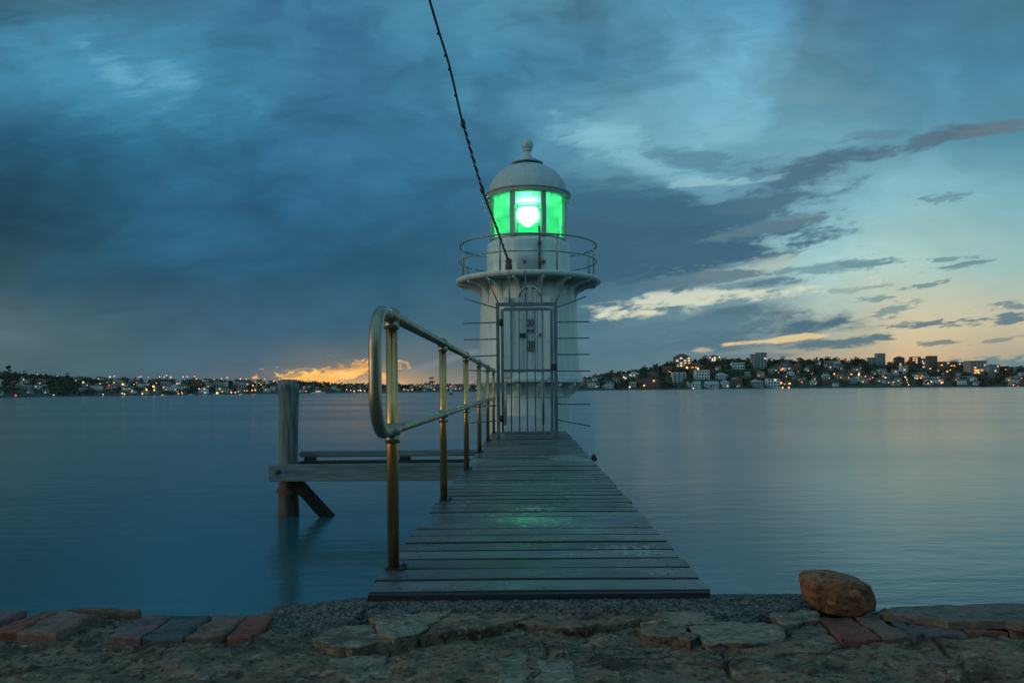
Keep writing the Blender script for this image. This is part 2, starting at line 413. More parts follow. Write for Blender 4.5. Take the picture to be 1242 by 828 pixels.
# ------------------------------------------------------------------ water
m, nt, b = newmat('harbour_water')
b.inputs['Base Color'].default_value = (.024,.092,.112,1)
b.inputs['Roughness'].default_value = .17; b.inputs['IOR'].default_value = 1.58; b.inputs['Specular Tint'].default_value = (.82,1,1,1)
v = coords(nt, (.8,2.6,1)); v2 = coords(nt, (.25,.8,1))
h = mixc(nt, .55, noise_f(nt, v, 1.3, 4, .6, 0, 1), noise_f(nt, v2, .8, 4, .55, 0, 1))
bump(nt, b, h, .085, .25)
rr = N(nt, 'ShaderNodeMapRange', {'Value': noise_f(nt, coords(nt, (.02,.08,1)), 1.0, 4), 'To Min': .14, 'To Max': .21}).outputs[0]
nt.links.new(rr, b.inputs['Roughness'])
mb = MB(); mb.add([(-5000,2.6,0),(5000,2.6,0),(5000,6000,0),(-5000,6000,0)], [(0,1,2,3)])
mb.add([(-5000,-60,0),(-60,-60,0),(-60,2.6,0),(-5000,2.6,0)], [(0,1,2,3)])
mb.add([(60,-60,0),(5000,-60,0),(5000,2.6,0),(60,2.6,0)], [(0,1,2,3)])
kind(mb.build('water', m), 'structure')
mb = MB(); mb.box((-6000,-200,-9),(6000,7000,-6)); kind(mb.build('seabed', surf('seabed_mud', (.03,.04,.04), (.05,.05,.045), .5)), 'structure')

# ------------------------------------------------------------------ sea wall and ledge
fb = lambda p, o=5, h=.9: noise.fractal(p, h, 2.1, o)
def rockmat(name, ca, cb, third, sc=9, bstr=.7, bdist=.012, rough=.9, agg=0, pits=.5, crack=0):
    m, nt, b = newmat(name)
    v = coords(nt, (1,1.6,2))
    col = mixc(nt, noise_f(nt, v, sc, 7, .65, .3, .7), ca, cb)
    col = mixc(nt, noise_f(nt, v, sc*.45, 6, .6, .5, .66), col, third)
    sp = N(nt, 'ShaderNodeTexVoronoi', {'Vector': v, 'Scale': sc*9})
    col = mixc(nt, N(nt, 'ShaderNodeMapRange', {'Value': sp.outputs[0], 'From Min': .18, 'From Max': .08, 'To Max': .5}).outputs[0], col, tuple(.45*x for x in ca))
    if agg:
        va = N(nt, 'ShaderNodeTexVoronoi', {'Vector': coords(nt), 'Scale': agg}); sa = N(nt, 'ShaderNodeSeparateXYZ', {0: va.outputs['Color']})
        ka = N(nt, 'ShaderNodeMapRange', {'Value': sa.outputs[0], 'To Min': .35, 'To Max': 2.0}).outputs[0]
        col = N(nt, 'ShaderNodeVectorMath', {0: col, 1: ka}, operation='MULTIPLY').outputs[0]
    if crack:
        wn = N(nt, 'ShaderNodeTexNoise', {'Vector': coords(nt), 'Scale': 7, 'Detail': 5, 'Roughness': .6})
        wv_ = N(nt, 'ShaderNodeVectorMath', {0: wn.outputs['Color'], 1: (.22,.16,0)}, operation='MULTIPLY').outputs[0]
        wv_ = N(nt, 'ShaderNodeVectorMath', {0: coords(nt, (.7,1.8,.01)), 1: wv_}, operation='ADD').outputs[0]
        vc = N(nt, 'ShaderNodeTexVoronoi', {'Vector': wv_, 'Scale': crack}, feature='DISTANCE_TO_EDGE')
        col = mixc(nt, N(nt, 'ShaderNodeMapRange', {'Value': vc.outputs['Distance'], 'From Min': .012, 'From Max': .002, 'To Max': .8}).outputs[0], col, (.02,.018,.015))
    if pits:
        col = mixc(nt, N(nt, 'ShaderNodeMath', {0: noise_f(nt, v, sc*3.3, 7, .68, .50, .62), 1: pits}, operation='MULTIPLY').outputs[0], col, tuple(.30*x for x in ca))
        col = mixc(nt, N(nt, 'ShaderNodeMath', {0: noise_f(nt, coords(nt, (1.3,2,2)), sc*1.9, 7, .7, .56, .66), 1: pits}, operation='MULTIPLY').outputs[0], col, tuple(min(1, 1.55*x) for x in cb))
    nt.links.new(col, b.inputs['Base Color']); b.inputs['Roughness'].default_value = rough
    b.inputs['Specular IOR Level'].default_value = .3
    bump(nt, b, noise_f(nt, v, sc*3.2, 9, .72, 0, 1), bstr, bdist)
    return m
M['sand'] = rockmat('weathered_sandstone', (.235,.157,.110), (.345,.240,.170), (.11,.078,.058), 8, 1.0, .022, .9, 0, .9, 1.5)
M['sand2'] = rockmat('pale_sandstone', (.26,.190,.145), (.37,.285,.22), (.14,.105,.083), 12, .9, .014, .9, 0, .8)
M['asph'] = rockmat('coarse_asphalt', (.075,.072,.068), (.13,.125,.118), (.05,.05,.05), 60, .9, .006, .85, 120, .2)
M['mortar'] = rockmat('crumbled_mortar', (.13,.135,.125), (.22,.22,.205), (.06,.062,.06), 22, .9, .01, .9, 0, .7)
M['boulder'] = rockmat('orange_boulder', (.27,.115,.055), (.38,.185,.095), (.13,.065,.042), 8, 1.0, .014, .88, 0, .8)
BR = [rockmat('brick_red', (.21,.062,.045), (.29,.10,.072), (.10,.05,.042), 16, .5, .006),
      rockmat('brick_brown', (.19,.10,.08), (.26,.15,.118), (.11,.07,.06), 16, .5, .006),
      rockmat('brick_slate', (.075,.08,.085), (.11,.115,.118), (.05,.053,.056), 16, .5, .006),
      rockmat('brick_purple', (.17,.095,.095), (.23,.135,.132), (.09,.065,.065), 16, .5, .006)]
def wallh(x, y):
    if y < -1.5:  # unseen bank raised behind the camera to block low sky light
        k = min(1, (-1.5-y)/6.0)*max(0, min(1, (x+9)/6.0)); return .853+5.2*k*k*(3-2*k)+.1*noise.noise(Vector((x*.5, y*.5, 1)))
    return wall_top(x, y)
def wall_top(x, y):
    p = Vector((x*1.4, y*1.8, 3.1))
    z = .861+.013*fb(p)
    st = fb(Vector((x*2.1+5, y*4.2, .7)), 4)
    sv = st*3.2; fl = math.floor(sv); fr_ = sv-fl; fr_ = min(1, max(0, (fr_-.72)/.28)); z += .010*(fl+fr_*fr_*(3-2*fr_))+.005*fb(Vector((x*14, y*22, 2)), 5)+.0035*fb(Vector((x*45, y*60, 6)), 3)
    z += .008*noise.noise(Vector((x*6, y*9, 8)))-.010*max(0, noise.noise(Vector((x*11, y*26, 4)))-.15)-.006*max(0, noise.noise(Vector((x*30, y*55, 7)))-.1)
    # recessed bed at the back edge
    if y > 2.42:
        k = min((y-2.42)/.12, 1); z = z*(1-k)+k*(.860+.014*fb(Vector((x*9, y*9, 5)), 5)+.008*fb(Vector((x*40,y*40,1)),3))
    # sunk joints between the coping stones
    for xj in (-1.28, -.52, .03, .62, 1.31):
        dj = abs(x-xj-.05*noise.noise(Vector((xj, y*7, 2)))-(y-2.2)*.15)
        if dj < .012 and y < 2.5: z -= .022*(1-dj/.012)
    return z
mb = MB()
xs = [-60,-20,-11,-9,-7.5,-6,-4.5,-3.5,-2.6]+[-2.2+i*.007 for i in range(int(4.4/.007)+1)]+[2.6,4,8,20,60]
ys = [-60,-30,-14,-9,-7.5,-6.5,-5.5,-4.5,-3.5,-2.5,-1.5,0,.8,1.4,1.7]+[1.85+i*.0066 for i in range(int(.99/.0066)+1)]
nx, ny = len(xs), len(ys)
vs = [(x, y, wallh(x, y)) for y in ys for x in xs]
yb = ys[-1]
for zz in (.6, .2, -.4, -6.5):
    vs += [(x, yb+.03*noise.noise(Vector((x*3, zz*4, 1)))+(.02 if zz < .5 else 0), zz) for x in xs]
fs = [(j*nx+i, j*nx+i+1, (j+1)*nx+i+1, (j+1)*nx+i) for j in range(ny-1+4) for i in range(nx-1)]
mb.add(vs, fs, 0, False)
kind(mb.build('ground', M['sand']), 'structure')

def slab(name, pts, z, th, mat, jit=.006, rough=.004, parent=None, edge=.012, seed=0, dens=.02, slope=None, local_pts=None, under=0):
    pl = local_pts or [G(x, y, z) for x, y in pts]
    cen = sum(pl, Vector())/len(pl)
    ring = []
    for a, b_ in zip(pl, pl[1:]+pl[:1]):
        n = max(2, int((b_-a).length/dens))
        for i in range(n):
            p = a.lerp(b_, i/n); q = Vector((p.x*18+seed, p.y*18, seed))
            d = (p-cen).normalized()
            ring.append(p+d*jit*noise.noise(q)*1.6+d*jit*noise.noise(q*3.1))
    n = len(ring); mb = MB(); vs = []; fs = []
    sl = slope or (0,0)
    def hz(p): return z+rough*(1.6*noise.noise(Vector((p.x*12, p.y*12, seed+.5)))+noise.noise(Vector((p.x*37, p.y*37, seed))))+sl[0]*(p.x-cen.x)+sl[1]*(p.y-cen.y)
    levels = []
    levels.append([Vector((p.x, p.y, hz(p)-th))+(cen-p).normalized()*under for p in ring])
    mid = []
    for p in ring:
        d = (p-cen).normalized(); k = jit*.8*noise.noise(Vector((p.x*30, p.y*30, seed+9)))
        mid.append(Vector((p.x+d.x*k, p.y+d.y*k, hz(p)-th*.5))-Vector((d.x, d.y, 0))*under*.5)
    levels.append(mid)
    levels.append([Vector((p.x, p.y, hz(p)-edge*.7)) for p in ring])
    for t, dz in ((edge*.5, edge*.2), (edge*1.2, 0)):
        L = []
        for p in ring:
            d = cen-p; l = d.length; q = p+d*min(t/l, .4); L.append(Vector((q.x, q.y, hz(q)-dz)))
        levels.append(L)
    base = levels[-1]
    for t in (.2,.4,.6,.8,.93):
        L = []
        for p in base:
            q = p.lerp(cen, t); L.append(Vector((q.x, q.y, hz(q))))
        levels.append(L)
    for L in levels: vs += L
    for i in range(len(levels)-1):
        for k in range(n):
            k2 = (k+1) % n; fs.append((i*n+k, i*n+k2, (i+1)*n+k2, (i+1)*n+k))
    vs.append(Vector((cen.x, cen.y, hz(cen)))); c0 = len(vs)-1; o = (len(levels)-1)*n
    for k in range(n): fs.append((o+k, o+(k+1) % n, c0))
    fs.append(list(range(n))[::-1])
    mb.add(vs, fs, 0, True)
    ob = mb.build(name, mat, parent); clean(ob, 40, False)
    return ob
GB = 'old bricks laid along the sea wall edge'
bricks = [
 ([(-34,756),(-6,737.5),(32,737.5),(2,752)], .895, .05, 3, 'purple brown brick at the far left end of the wall, cut off by the view'),
 ([(-14,765),(52,739.5),(72,739.5),(26,764)], .890, .05, 0, 'dark red brick beside the thick speckled brick on the left of the wall'),
 ([(18.6,766),(73,740.5),(117,743),(67.7,768)], .897, .055, 1, 'thick speckled brown brick standing proud beside the crumbled hole'),
 ([(78,739),(100,736.8),(171,737.2),(168,741)], .885, .05, 1, 'dark brown brick lying lengthwise behind the crumbled hole at the water edge'),
 ([(133.7,771),(179.5,743),(211,744.5),(169.5,773)], .886, .05, 3, 'purple grey brick between the crumbled hole and the slate grey brick'),
 ([(171.5,773),(213,744.7),(256,743.7),(221,774)], .885, .05, 2, 'slate grey brick between two reddish bricks'),
 ([(223,774),(262.6,744),(299,745.3),(270,770.5)], .887, .05, 1, 'brown brick with a worn front edge to the right of the slate grey brick'),
 ([(273.5,771),(302,746.5),(334,746),(304,772)], .886, .05, 0, 'broken red brick with a white smear beside the left end of the asphalt'),
 ([(991,747),(1031,746.5),(1067,773),(1021,777)], .884, .05, 0, 'bright red brick directly in front of the orange boulder'),
 ([(1034,745),(1057,746.5),(1110,769.6),(1071,774)], .883, .05, 1, 'worn brown brick between the bright red brick and the upright dark brick'),
 ([(1068,743),(1079,741),(1119,769),(1111,770)], .892, .06, 2, 'narrow dark brick set on edge beside the thin concrete slab'),
 ([(1087,747),(1151,755),(1172,768),(1121,769.5)], .884, .05, 3, 'purple brown brick half under the thin concrete slab'),
 ([(1154,754),(1208,753),(1223,764),(1173,766.5)], .884, .05, 0, 'red brick with pale mortar under the front of the concrete slab'),
 ([(1210,753),(1260,752),(1300,763),(1226,764.5)], .884, .05, 1, 'brown brick cut off by the right end of the view'),
]
for i, (pt, z, th, bi, lb) in enumerate(bricks):
    tag(slab('brick', pt, z, th, BR[bi], .006, .004, edge=.010, seed=i*3.7, slope=(0, random.uniform(-.03,.03))), lb, 'brick', GB)
GS = 'flat sandstone slabs on the sea wall'
slabs = [
 ([(451,746),(470,742),(549,741),(528,752),(508,768),(478,773),(455,766)], .882, .05, 'sand2', 'pale flat sandstone slab below the left corner of the deck'),
 ([(383,773),(398,762),(450,758),(481,776),(444,780),(400,783)], .868, .04, 'sand2', 'thin pale sandstone flake at the left end of the slabs'),
 ([(509,769),(530,753),(551,742),(603,741.5),(650,746),(600,756),(560,763)], .880, .05, 'sand', 'brown sandstone slab in front of the middle left of the deck'),
 ([(612,744),(700,742),(780,742.5),(790,748),(740,756),(690,760),(640,757)], .872, .04, 'sand', 'long low brown sandstone slab in front of the deck centre'),
 ([(797,741),(854,740),(866,755),(836,756),(783,748)], .880, .04, 'sand2', 'grey sandstone slab touching the asphalt in front of the right deck corner'),
 ([(772,753),(826,752),(848,770),(836,774),(776,767)], .872, .04, 'sand', 'brown sandstone slab with a rusty orange front edge'),
 ([(837,760),(866,755),(929,755.5),(955,762),(950,773),(908,777.5),(864,778),(849,771)], .872, .045, 'sand2', 'broad pale sandstone slab with a dark undercut on the right'),
 ([(931,743),(990,740),(993,750),(949,757)], .882, .03, 'sand2', 'small pale sandstone slab left of the bright red brick'),
 ([(958,761),(990,756),(1019,778),(992,789),(962,787)], .855, .05, 'sand', 'dark sandstone block below the small pale slab beside the red brick'),
]
for i, (pt, z, th, mt, lb) in enumerate(slabs):
    tag(slab('sandstone_slab', pt, z+.020, th+.02, M[mt], .016, .004, edge=.005, under=.02, seed=50+i*2.3, slope=(0,.03)), lb, 'stone slab', GS)
GC = 'worked stones let into the wall top'
for i, (pt, z, lb) in enumerate([
 ([(607,803),(616,791),(640,790),(640,845),(600,845)], .868, 'narrow worn coping stone with a straight right side at the bottom centre'),
 ([(652,799),(680,797),(695,801),(704,845),(648,845)], .868, 'rounded coping stone with a dark hole at the bottom centre'),
 ([(398,797),(434,793),(468,794),(464,815),(430,826),(404,812)], .862, 'flat cracked stone below the thin pale flake')]):
    tag(slab('coping_stone', pt, z, .05, M['sand2'], .008, .003, edge=.008, seed=90+i), lb, 'stone', GC)
# thin concrete sheet lying over the right bricks
tag(slab('concrete_slab', [(1072,742),(1080,735.5),(1160,732.5),(1242,730),(1330,727),(1330,758),(1242,756),(1218,751.6),(1150,752.4),(1132,748),(1088,744)], .915, .03, rockmat('old_concrete', (.15,.118,.094), (.21,.17,.138), (.085,.07,.06), 14, .7, .006), .006, .003, edge=.006, seed=31),
    'thin brown concrete slab with a broken edge over the right hand bricks', 'concrete slab')
# asphalt strip under the deck end
mb = MB(); x0, x1, st = -1.03, 1.16, .0065
ys2 = [2.50+i*st for i in range(int(.36/st)+1)]; xs2 = [x0+i*st for i in range(int((x1-x0)/st)+1)]
def asph(x, y):
    near = 2.695+.022*fb(Vector((x*4, 1.3, 2)), 4)
    if x < -.60: near -= .10*min(1, (-.60-x)/.1)
    if .60 < x < .84: near -= .06*min(1, (x-.60)/.03, (.84-x)/.03)
    e = min(y-near, x-x0-.04+.05*noise.noise(Vector((y*15,3,3))), x1-.03-x+.04*noise.noise(Vector((y*13,1,3))))
    z = .930+.003*fb(Vector((x*5, y*5, 9)), 3)+.0045*noise.noise(Vector((x*85, y*85, 1)))+.003*noise.noise(Vector((x*170, y*170, 4)))
    if y > 2.82: z -= .03*((y-2.82)/.04)**2
    if x < -.62: z -= .035*min(1, (-.62-x)/.35)
    k = max(0, min(1, (e+.02)/.045)); k = k*k*(3-2*k)
    z -= .05*max(0, min(1, (2.765-y)/.13))+.015*noise.noise(Vector((x*9, y*14, 3)))*max(0, min(1, (2.78-y)/.06))
    return z*k+.80*(1-k)
nx = len(xs2)
mb.add([(x, y, asph(x, y)) for y in ys2 for x in xs2], [(j*nx+i, j*nx+i+1, (j+1)*nx+i+1, (j+1)*nx+i) for j in range(len(ys2)-1) for i in range(nx-1)], 0, True)
o = mb.build('gravel', M['asph']); kind(o, 'stuff'); o['label'] = 'coarse dark asphalt strip under the end of the deck'
# crumbs of mortar between the bricks and stones
mb = MB()
for i in range(900):
    px = random.choice((random.uniform(-20,400), random.uniform(560,1000), random.uniform(-20,1262))); py = random.uniform(752,812)
    p = G(px, py, .845); p.z = wallh(p.x, p.y)+.002; r = random.uniform(.0015,.0065)*(1 if random.random() < .93 else 2)
    q = [Vector((random.uniform(-1,1), random.uniform(-1,1), random.uniform(-.5,.9))).normalized()*r for _ in range(8)]
    bm = bmesh.new(); [bm.verts.new(p+k) for k in q]; bmesh.ops.convex_hull(bm, input=bm.verts); bm.verts.index_update()
    mb.add([v.co.copy() for v in bm.verts], [[v.index for v in f.verts] for f in bm.faces]); bm.free()
o = mb.build('rubble', M['mortar']); kind(o, 'stuff'); o['label'] = 'loose crumbs of mortar and stone on the wall top'
# boulder
bm = bmesh.new(); bmesh.ops.create_icosphere(bm, subdivisions=5, radius=1)
bc = P(1014,718.5,2.76); hw, hh = 38.5*2.76/F, 25*2.76/F
for v in bm.verts:
    p = v.co.copy(); q = Vector([math.copysign(abs(k)**.54, k) for k in p])
    q *= 1+.10*noise.noise(p*1.3+Vector((3,1,2)))+.05*noise.noise(p*2.6)+.022*noise.noise(p*6)-.05*abs(noise.noise(p*2.2+Vector((7,2,5))))-.03*abs(noise.noise(p*4.6))+.014*noise.noise(p*14)+.010*noise.noise(p*30)
    q.z *= 1-.24*max(0, min(1, (q.x+.1)))*(1 if q.z > 0 else 0)
    q.x += -.07*q.z
    if q.z < 0: q.z *= .92
    v.co = Vector((q.x*hw*.99, q.y*hw*.8, q.z*hh*1.03))
me = bpy.data.meshes.new('boulder'); bm.to_mesh(me); bm.free(); me.materials.append(M['boulder'])
for p in me.polygons: p.use_smooth = True
o = bpy.data.objects.new('boulder', me); COL.objects.link(o); o.location = bc; o.rotation_euler = (0, 0, 0)
tag(o, 'rounded orange brown boulder on the wall edge right of the deck', 'boulder')

# ------------------------------------------------------------------ jetty
ZD, XL, XR, Y0, Y1, PW = .955, -.612, .690, 2.80, 13.05, .178
jet = thing('jetty', 'narrow weathered timber jetty of crosswise planks leading to the lighthouse', 'jetty', ((XL+XR)/2, Y0, 0))
mb = MB(); k = 0; y = Y0
while y < Y1-.02:
    w = min(PW, Y1-y); gap = random.uniform(.018,.030); th = .042
    a = y+gap/2; b2 = y+w-gap/2; e0 = XL+random.uniform(-.010,.010); e1 = XR+random.uniform(-.010,.010)
    tl = random.gauss(0, .45)
    wet = 0
    if k == 1 or abs(y+PW/2-4.30) < PW/2:
        pc_ = Vector((.04, y+w/2, ZD)); nn_ = (Vector((0,0,CAMZ))-pc_).normalized()+(Vector((.045,13.2,4.84))-pc_).normalized()
        tl = math.degrees(math.atan2(-nn_.y, nn_.z))-(2.4 if k == 1 else 0); wet = int(k != 1)
    if k == 0: tl = .3
    z0 = ZD+random.uniform(-.0018,.0018)
    n = 7; prof = [(-1,-th),(-1,-.005),(-.95,-.0008),(-.5,.0004),(0,.0008),(.5,.0004),(.95,-.0008),(1,-.005),(1,-th)]
    cyy, hwid = (a+b2)/2, (b2-a)/2; T = math.tan(R(-tl)); vs = []; np_ = len(prof)
    sag = random.uniform(-.004,.004); tw = random.uniform(-.5,.5)
    for i in range(n):
        fx = i/(n-1); x = e0+(e1-e0)*fx; t2 = math.tan(R(tl+tw*(fx-.5)))
        for u, dz in prof:
            vs.append((x, cyy+u*hwid, z0+dz+u*hwid*t2+sag*math.sin(PI*fx)))
    fs = [(i*np_+j, (i+1)*np_+j, (i+1)*np_+(j+1) % np_, i*np_+(j+1) % np_) for i in range(n-1) for j in range(np_)]
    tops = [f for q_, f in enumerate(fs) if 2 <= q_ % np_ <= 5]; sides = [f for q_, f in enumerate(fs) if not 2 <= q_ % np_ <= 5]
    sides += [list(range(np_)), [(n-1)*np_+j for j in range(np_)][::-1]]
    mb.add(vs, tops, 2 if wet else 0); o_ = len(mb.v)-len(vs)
    for f in sides: mb.f.append([i+o_ for i in f]); mb.m.append(1); mb.sm.append(False)  # plank sides and chamfers painted dark so the gaps read as shaded
    for xn in (XL+.09, XL+.115, (XL+XR)/2-.012, (XL+XR)/2+.014, XR-.115, XR-.09):
        xn += random.uniform(-.008,.008); yn = cyy+random.choice((-.04,.045))+random.uniform(-.012,.012)
        zn = z0+.0009+(yn-cyy)*math.tan(R(tl))+sag*math.sin(PI*(xn-XL)/(XR-XL))
        mb.add([(xn+.0055*math.cos(q_), yn+.0055*math.sin(q_), zn+.0006) for q_ in (0,1.05,2.09,3.14,4.19,5.24)], [(0,1,2,3,4,5)], 1)
    y += w; k += 1
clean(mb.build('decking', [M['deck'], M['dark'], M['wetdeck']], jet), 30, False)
mb = MB()
for x in (XL+.09, (XL+XR)/2, XR-.09): mb.box((x-.06, Y0+.06, ZD-.26),(x+.06, Y1-.05, ZD-.052))
mb.build('joist', M['dark'], jet)
mb = MB(); mb.box((XL+.012, Y0-.028, ZD-.16),(XR-.012, Y0+.001, ZD-.004)); mb.build('fascia_board', M['dark'], jet)
for yb_ in (6.2, 10.35):
    mb = MB(); mb.box((XL-.02, yb_-.1, ZD-.46),(XR+.02, yb_+.1, ZD-.264), bev=.01); mb.build('crosshead', M['timber'], jet)
    for x in (-.35, .42):
        mb = MB(); mb.lathe([(.13,-6.2),(.13,ZD-.464)], 20, (x, yb_)); mb.build('support_pile', M['wetpile'], jet)
mb = MB(); q = P(714.5,558,8.0); mb.box((XR+.001, q.y-.10, ZD-.02),(XR+.05, q.y+.07, ZD+.03), bev=.008); mb.lathe([(.018,ZD+.03),(.018,ZD+.05),(.001,ZD+.055)], 10, (XR+.026, q.y-.03))
mb.build('cleat', M['black'], jet)

# ------------------------------------------------------------------ side pile with beams
pf = thing('timber_pile', 'round weathered mooring pile with cross beam and brace left of the jetty', 'pile', (P(349.5,600,10.2).x, 10.2, 0))
cx = P(349.5,560,10.2).x
mb = MB()
mb.lathe([(.128,.66),(.130,1.0),(.133,1.5),(.138,1.72),(.146,1.735),(.148,1.79),(.12,1.812),(.118,1.86),(.02,1.865)], 28, (cx, 10.2))
for v in mb.v: v.x += .008*noise.noise(v*3)+.012*(v.z-.6); v.y += .008*noise.noise(v*3+Vector((5,0,0)))
mb.build('post', M['pile'], pf)
mb = MB(); mb.lathe([(.15,-6.2),(.15,-.2),(.138,.15),(.13,.45),(.128,.659)], 28, (cx, 10.2))
for v in mb.v: v.x += .02*noise.noise(v*4); v.y += .02*noise.noise(v*4+Vector((5,0,0)))
mb.build('wet_post', M['wetpile'], pf)
zb1 = P(450,562,10.02).z; zb0 = P(450,582,10.02).z
mb = MB(); mb.box((P(327.5,570,9.98).x, 9.93, zb0),(XL+.25, 10.05, zb1), bev=.008); mb.build('cross_beam', M['timber'], pf)
mb = MB(); a = P(337,572,9.93); mb.tube([a+Vector((0,.02,0)), a+Vector((0,-.035,0))], .035, 8); bolt = mb.build('bolt', M['rust'], pf)
mb = MB(); zt = P(480,546,10.5).z; zt0 = P(480,553,10.5).z
mb.box((P(364,549,10.5).x, 10.44, zt0),(XL+.3, 10.58, zt), bev=.015); mb.build('kerb_rail', M['timber'], pf)
for x in (374, 490):
    mb = MB(); xx = P(x,556,10.4).x; mb.box((xx-.07, 10.42, zb1+.002),(xx+.07, 10.57, zt0-.002), bev=.006); mb.build('block', M['dark'], pf)
mb = MB(); mb.box((P(362,560,10.4).x, 10.36, zb1-.14),(XL+.3, 10.60, zb1-.003)); mb.build('rear_beam', M['dark'], pf)
mb = MB(); a = P(359,584,10.1); b_ = P(391,619,10.1); d = (b_-a); L = d.length; ang = math.atan2(d.x, -d.z)
mb.box((-.068,-.07,-L-.25),(.068,.07,0)); rot = Matrix.Rotation(-ang, 3, 'Y')
mb.v = [rot @ v+a for v in mb.v]; mb.build('brace', surf('tarred_brace', (.010,.010,.010), (.022,.021,.019), 6, (1,6,6), .9, spec=.2), pf)
mb = MB(); mb.lathe([(.155,.30),(.157,.36)], 24, (cx, 10.2)); mb.build('iron_band', M['rust'], pf)

# ------------------------------------------------------------------ handrail
XP = -.572; RT, RM = 2.03, 1.5475; tr = .0245
hr = thing('handrail', 'galvanised tube handrail with rounded end loop along the left of the jetty', 'handrail', (XP, 3.15, ZD))
py = [3.15+1.915*i for i in range(6)]
def rod(name, pts, r, mat, par, n=16):
    mb = MB(); mb.tube(pts, r, n); return mb.build(name, mat, par)
rod('top_rail', [(XP, 3.15, RT),(XP, 12.75, RT)], tr, M['steel'], hr)
rod('lower_rail', [(XP, 3.15+i*.4, RM-.0+.0) for i in range(25)], tr*.9, M['steel'], hr)
lp = [(XP, 3.15, RT),(XP, 2.96, RT)]
rad = (RT-RM)/2; rc = .16
for i in range(1, 9):
    a = PI/2*i/8; lp.append((XP, 2.96-rc*math.sin(a), RT-rc+rc*math.cos(a)))
for i in range(0, 9):
    a = PI/2*i/8; lp.append((XP, 2.96-rc*math.cos(a), RM+rc-rc*math.sin(a)))
lp += [(XP, 3.15, RM)]
rod('end_loop', lp, tr*1.0, M['steel'], hr, 20)
for y in py:
    mb = MB(); mb.tube([(XP, y, ZD+.003),(XP, y, RT-.02)], tr, 18); ps = mb.build('post', M['glow_post'], hr)
    for zz in (RT, RM):
        mb = MB(); mb.ball((XP, y, zz), .038); mb.tube([(XP, y, zz-.056),(XP, y, zz-.02)], .031, 14)
        mb.tube([(XP, y-.052, zz),(XP, y-.02, zz)], .031, 14); mb.tube([(XP, y+.02, zz),(XP, y+.052, zz)], .031, 14)
        mb.build('ball_joint', M['steel'], ps)
    mb = MB(); mb.box((XP-.03, y-.026, ZD+.0035),(XP+.05, y+.05, ZD+.010)); mb.ball((XP+.04, y+.03, ZD+.011), .010); mb.build('foot_plate', M['black'], ps)

# ------------------------------------------------------------------ gate
DG = 11.38; gs = DG/F
def gx(px, py=450): return P(px, py, DG).x
def gz(py): return P(639, py, DG).z
gt = thing('gate', 'locked grey steel gate with projecting anti climb spikes across the jetty', 'gate', (gx(639), DG, ZD))
sec = .026
mb = MB(); xl, xr = gx(604.3), gx(674.2); zt = gz(369)
mb.box((xl-sec, DG-sec, ZD+.004),(xl+sec, DG+sec, zt-sec)); mb.box((xr-sec, DG-sec, ZD+.004),(xr+sec, DG+sec, zt-sec)); mb.box((xl-sec, DG-sec, zt-sec),(xr+sec, DG+sec, zt+sec))
for x in (xl, xr): mb.box((x-.07, DG-.07, ZD+.002),(x+.07, DG+.07, ZD+.0035))
mb.build('portal_frame', M['gate'], gt)
a0, a1, z0, z1 = gx(609.6), gx(669.3), gz(524.6), gz(375); s2 = .021
mb = MB()
mb.box((a0-s2, DG-s2, z0),(a0+s2, DG+s2, z1)); mb.box((a1-s2, DG-s2, z0),(a1+s2, DG+s2, z1))
for z in (z0, z1, gz(449.3)): mb.box((a0+s2, DG-s2*.98, z-s2),(a1-s2, DG+s2*.98, z+s2))
lf = mb.build('leaf', M['gate'], gt)
for px in (619.9,629.8,639.2,649.2,658.5):
    mb = MB(); x = gx(px); mb.tube([(x, DG, z0+s2),(x, DG, z1-s2)], .0085, 8); mb.build('bar', M['gate'], lf)
for yy in (391, 507):
    mb = MB(); x = gx(608.2); mb.tube([(x, DG-.035, gz(yy)-.05),(x, DG-.035, gz(yy)+.05)], .03, 12); mb.build('hinge', M['black'], lf)
mb = MB(); x = gx(671.8); mb.box((x-.05, DG-.05, gz(449)),(x+.04, DG+.05, gz(441.5)), bev=.006); mb.build('lock_box', M['black'], lf)
spk = []
for pa, pb in (((563.5,362),(602,373.5)),((561.8,392),(602,391)),((562.5,411.8),(602,411.3)),((566.5,432.3),(602,431)),((567,449),(602,450.3)),((570,493),(602,491.5)),((570.5,512.5),(602,510)),
               ((711,359.3),(676,372.5)),((715,390),(676,390.3)),((715,409.8),(676,410.3)),((715,429.6),(676,429.8)),((716,449.8),(676,450)),((715.5,490),(676,490)),((716,516.5),(676,509)),
               ((589,333),(604,367)),((617.2,328),(618,367)),((637,328),(637.5,367)),((657.3,330),(657,367)),((687.5,333),(674,367))):
    A = P(*pa, DG); B = P(*pb, DG); A.y -= .0; spk.append((A, B))
    rod('spike', [B, A], .0095, M['gate'], gt, 8)

# ------------------------------------------------------------------ steps behind the gate
st = thing('access_steps', 'pale steps with two short handrail posts between gate and lighthouse', 'steps', (.03, 12.4, ZD))
mb = MB(); mb.box((-.36,12.25,ZD+.008),(.40,12.62,ZD+.14), bev=.01); mb.build('step', M['door'], st)
mb = MB(); mb.box((-.34,12.624,ZD+.008),(.38,13.03,ZD+.275), bev=.01); mb.build('step', M['door'], st)
a = P(613,464,12.5); rod('rail_post', [(a.x,12.5,ZD+.142),(a.x,12.5,a.z),(a.x+.01,12.9,a.z+.02)], .02, M['steel'], st)
a = P(658.5,461,12.5); rod('rail_post', [(a.x,12.5,ZD+.142),(a.x,12.5,a.z),(a.x-.01,12.9,a.z+.02)], .024, M['galv'], st)

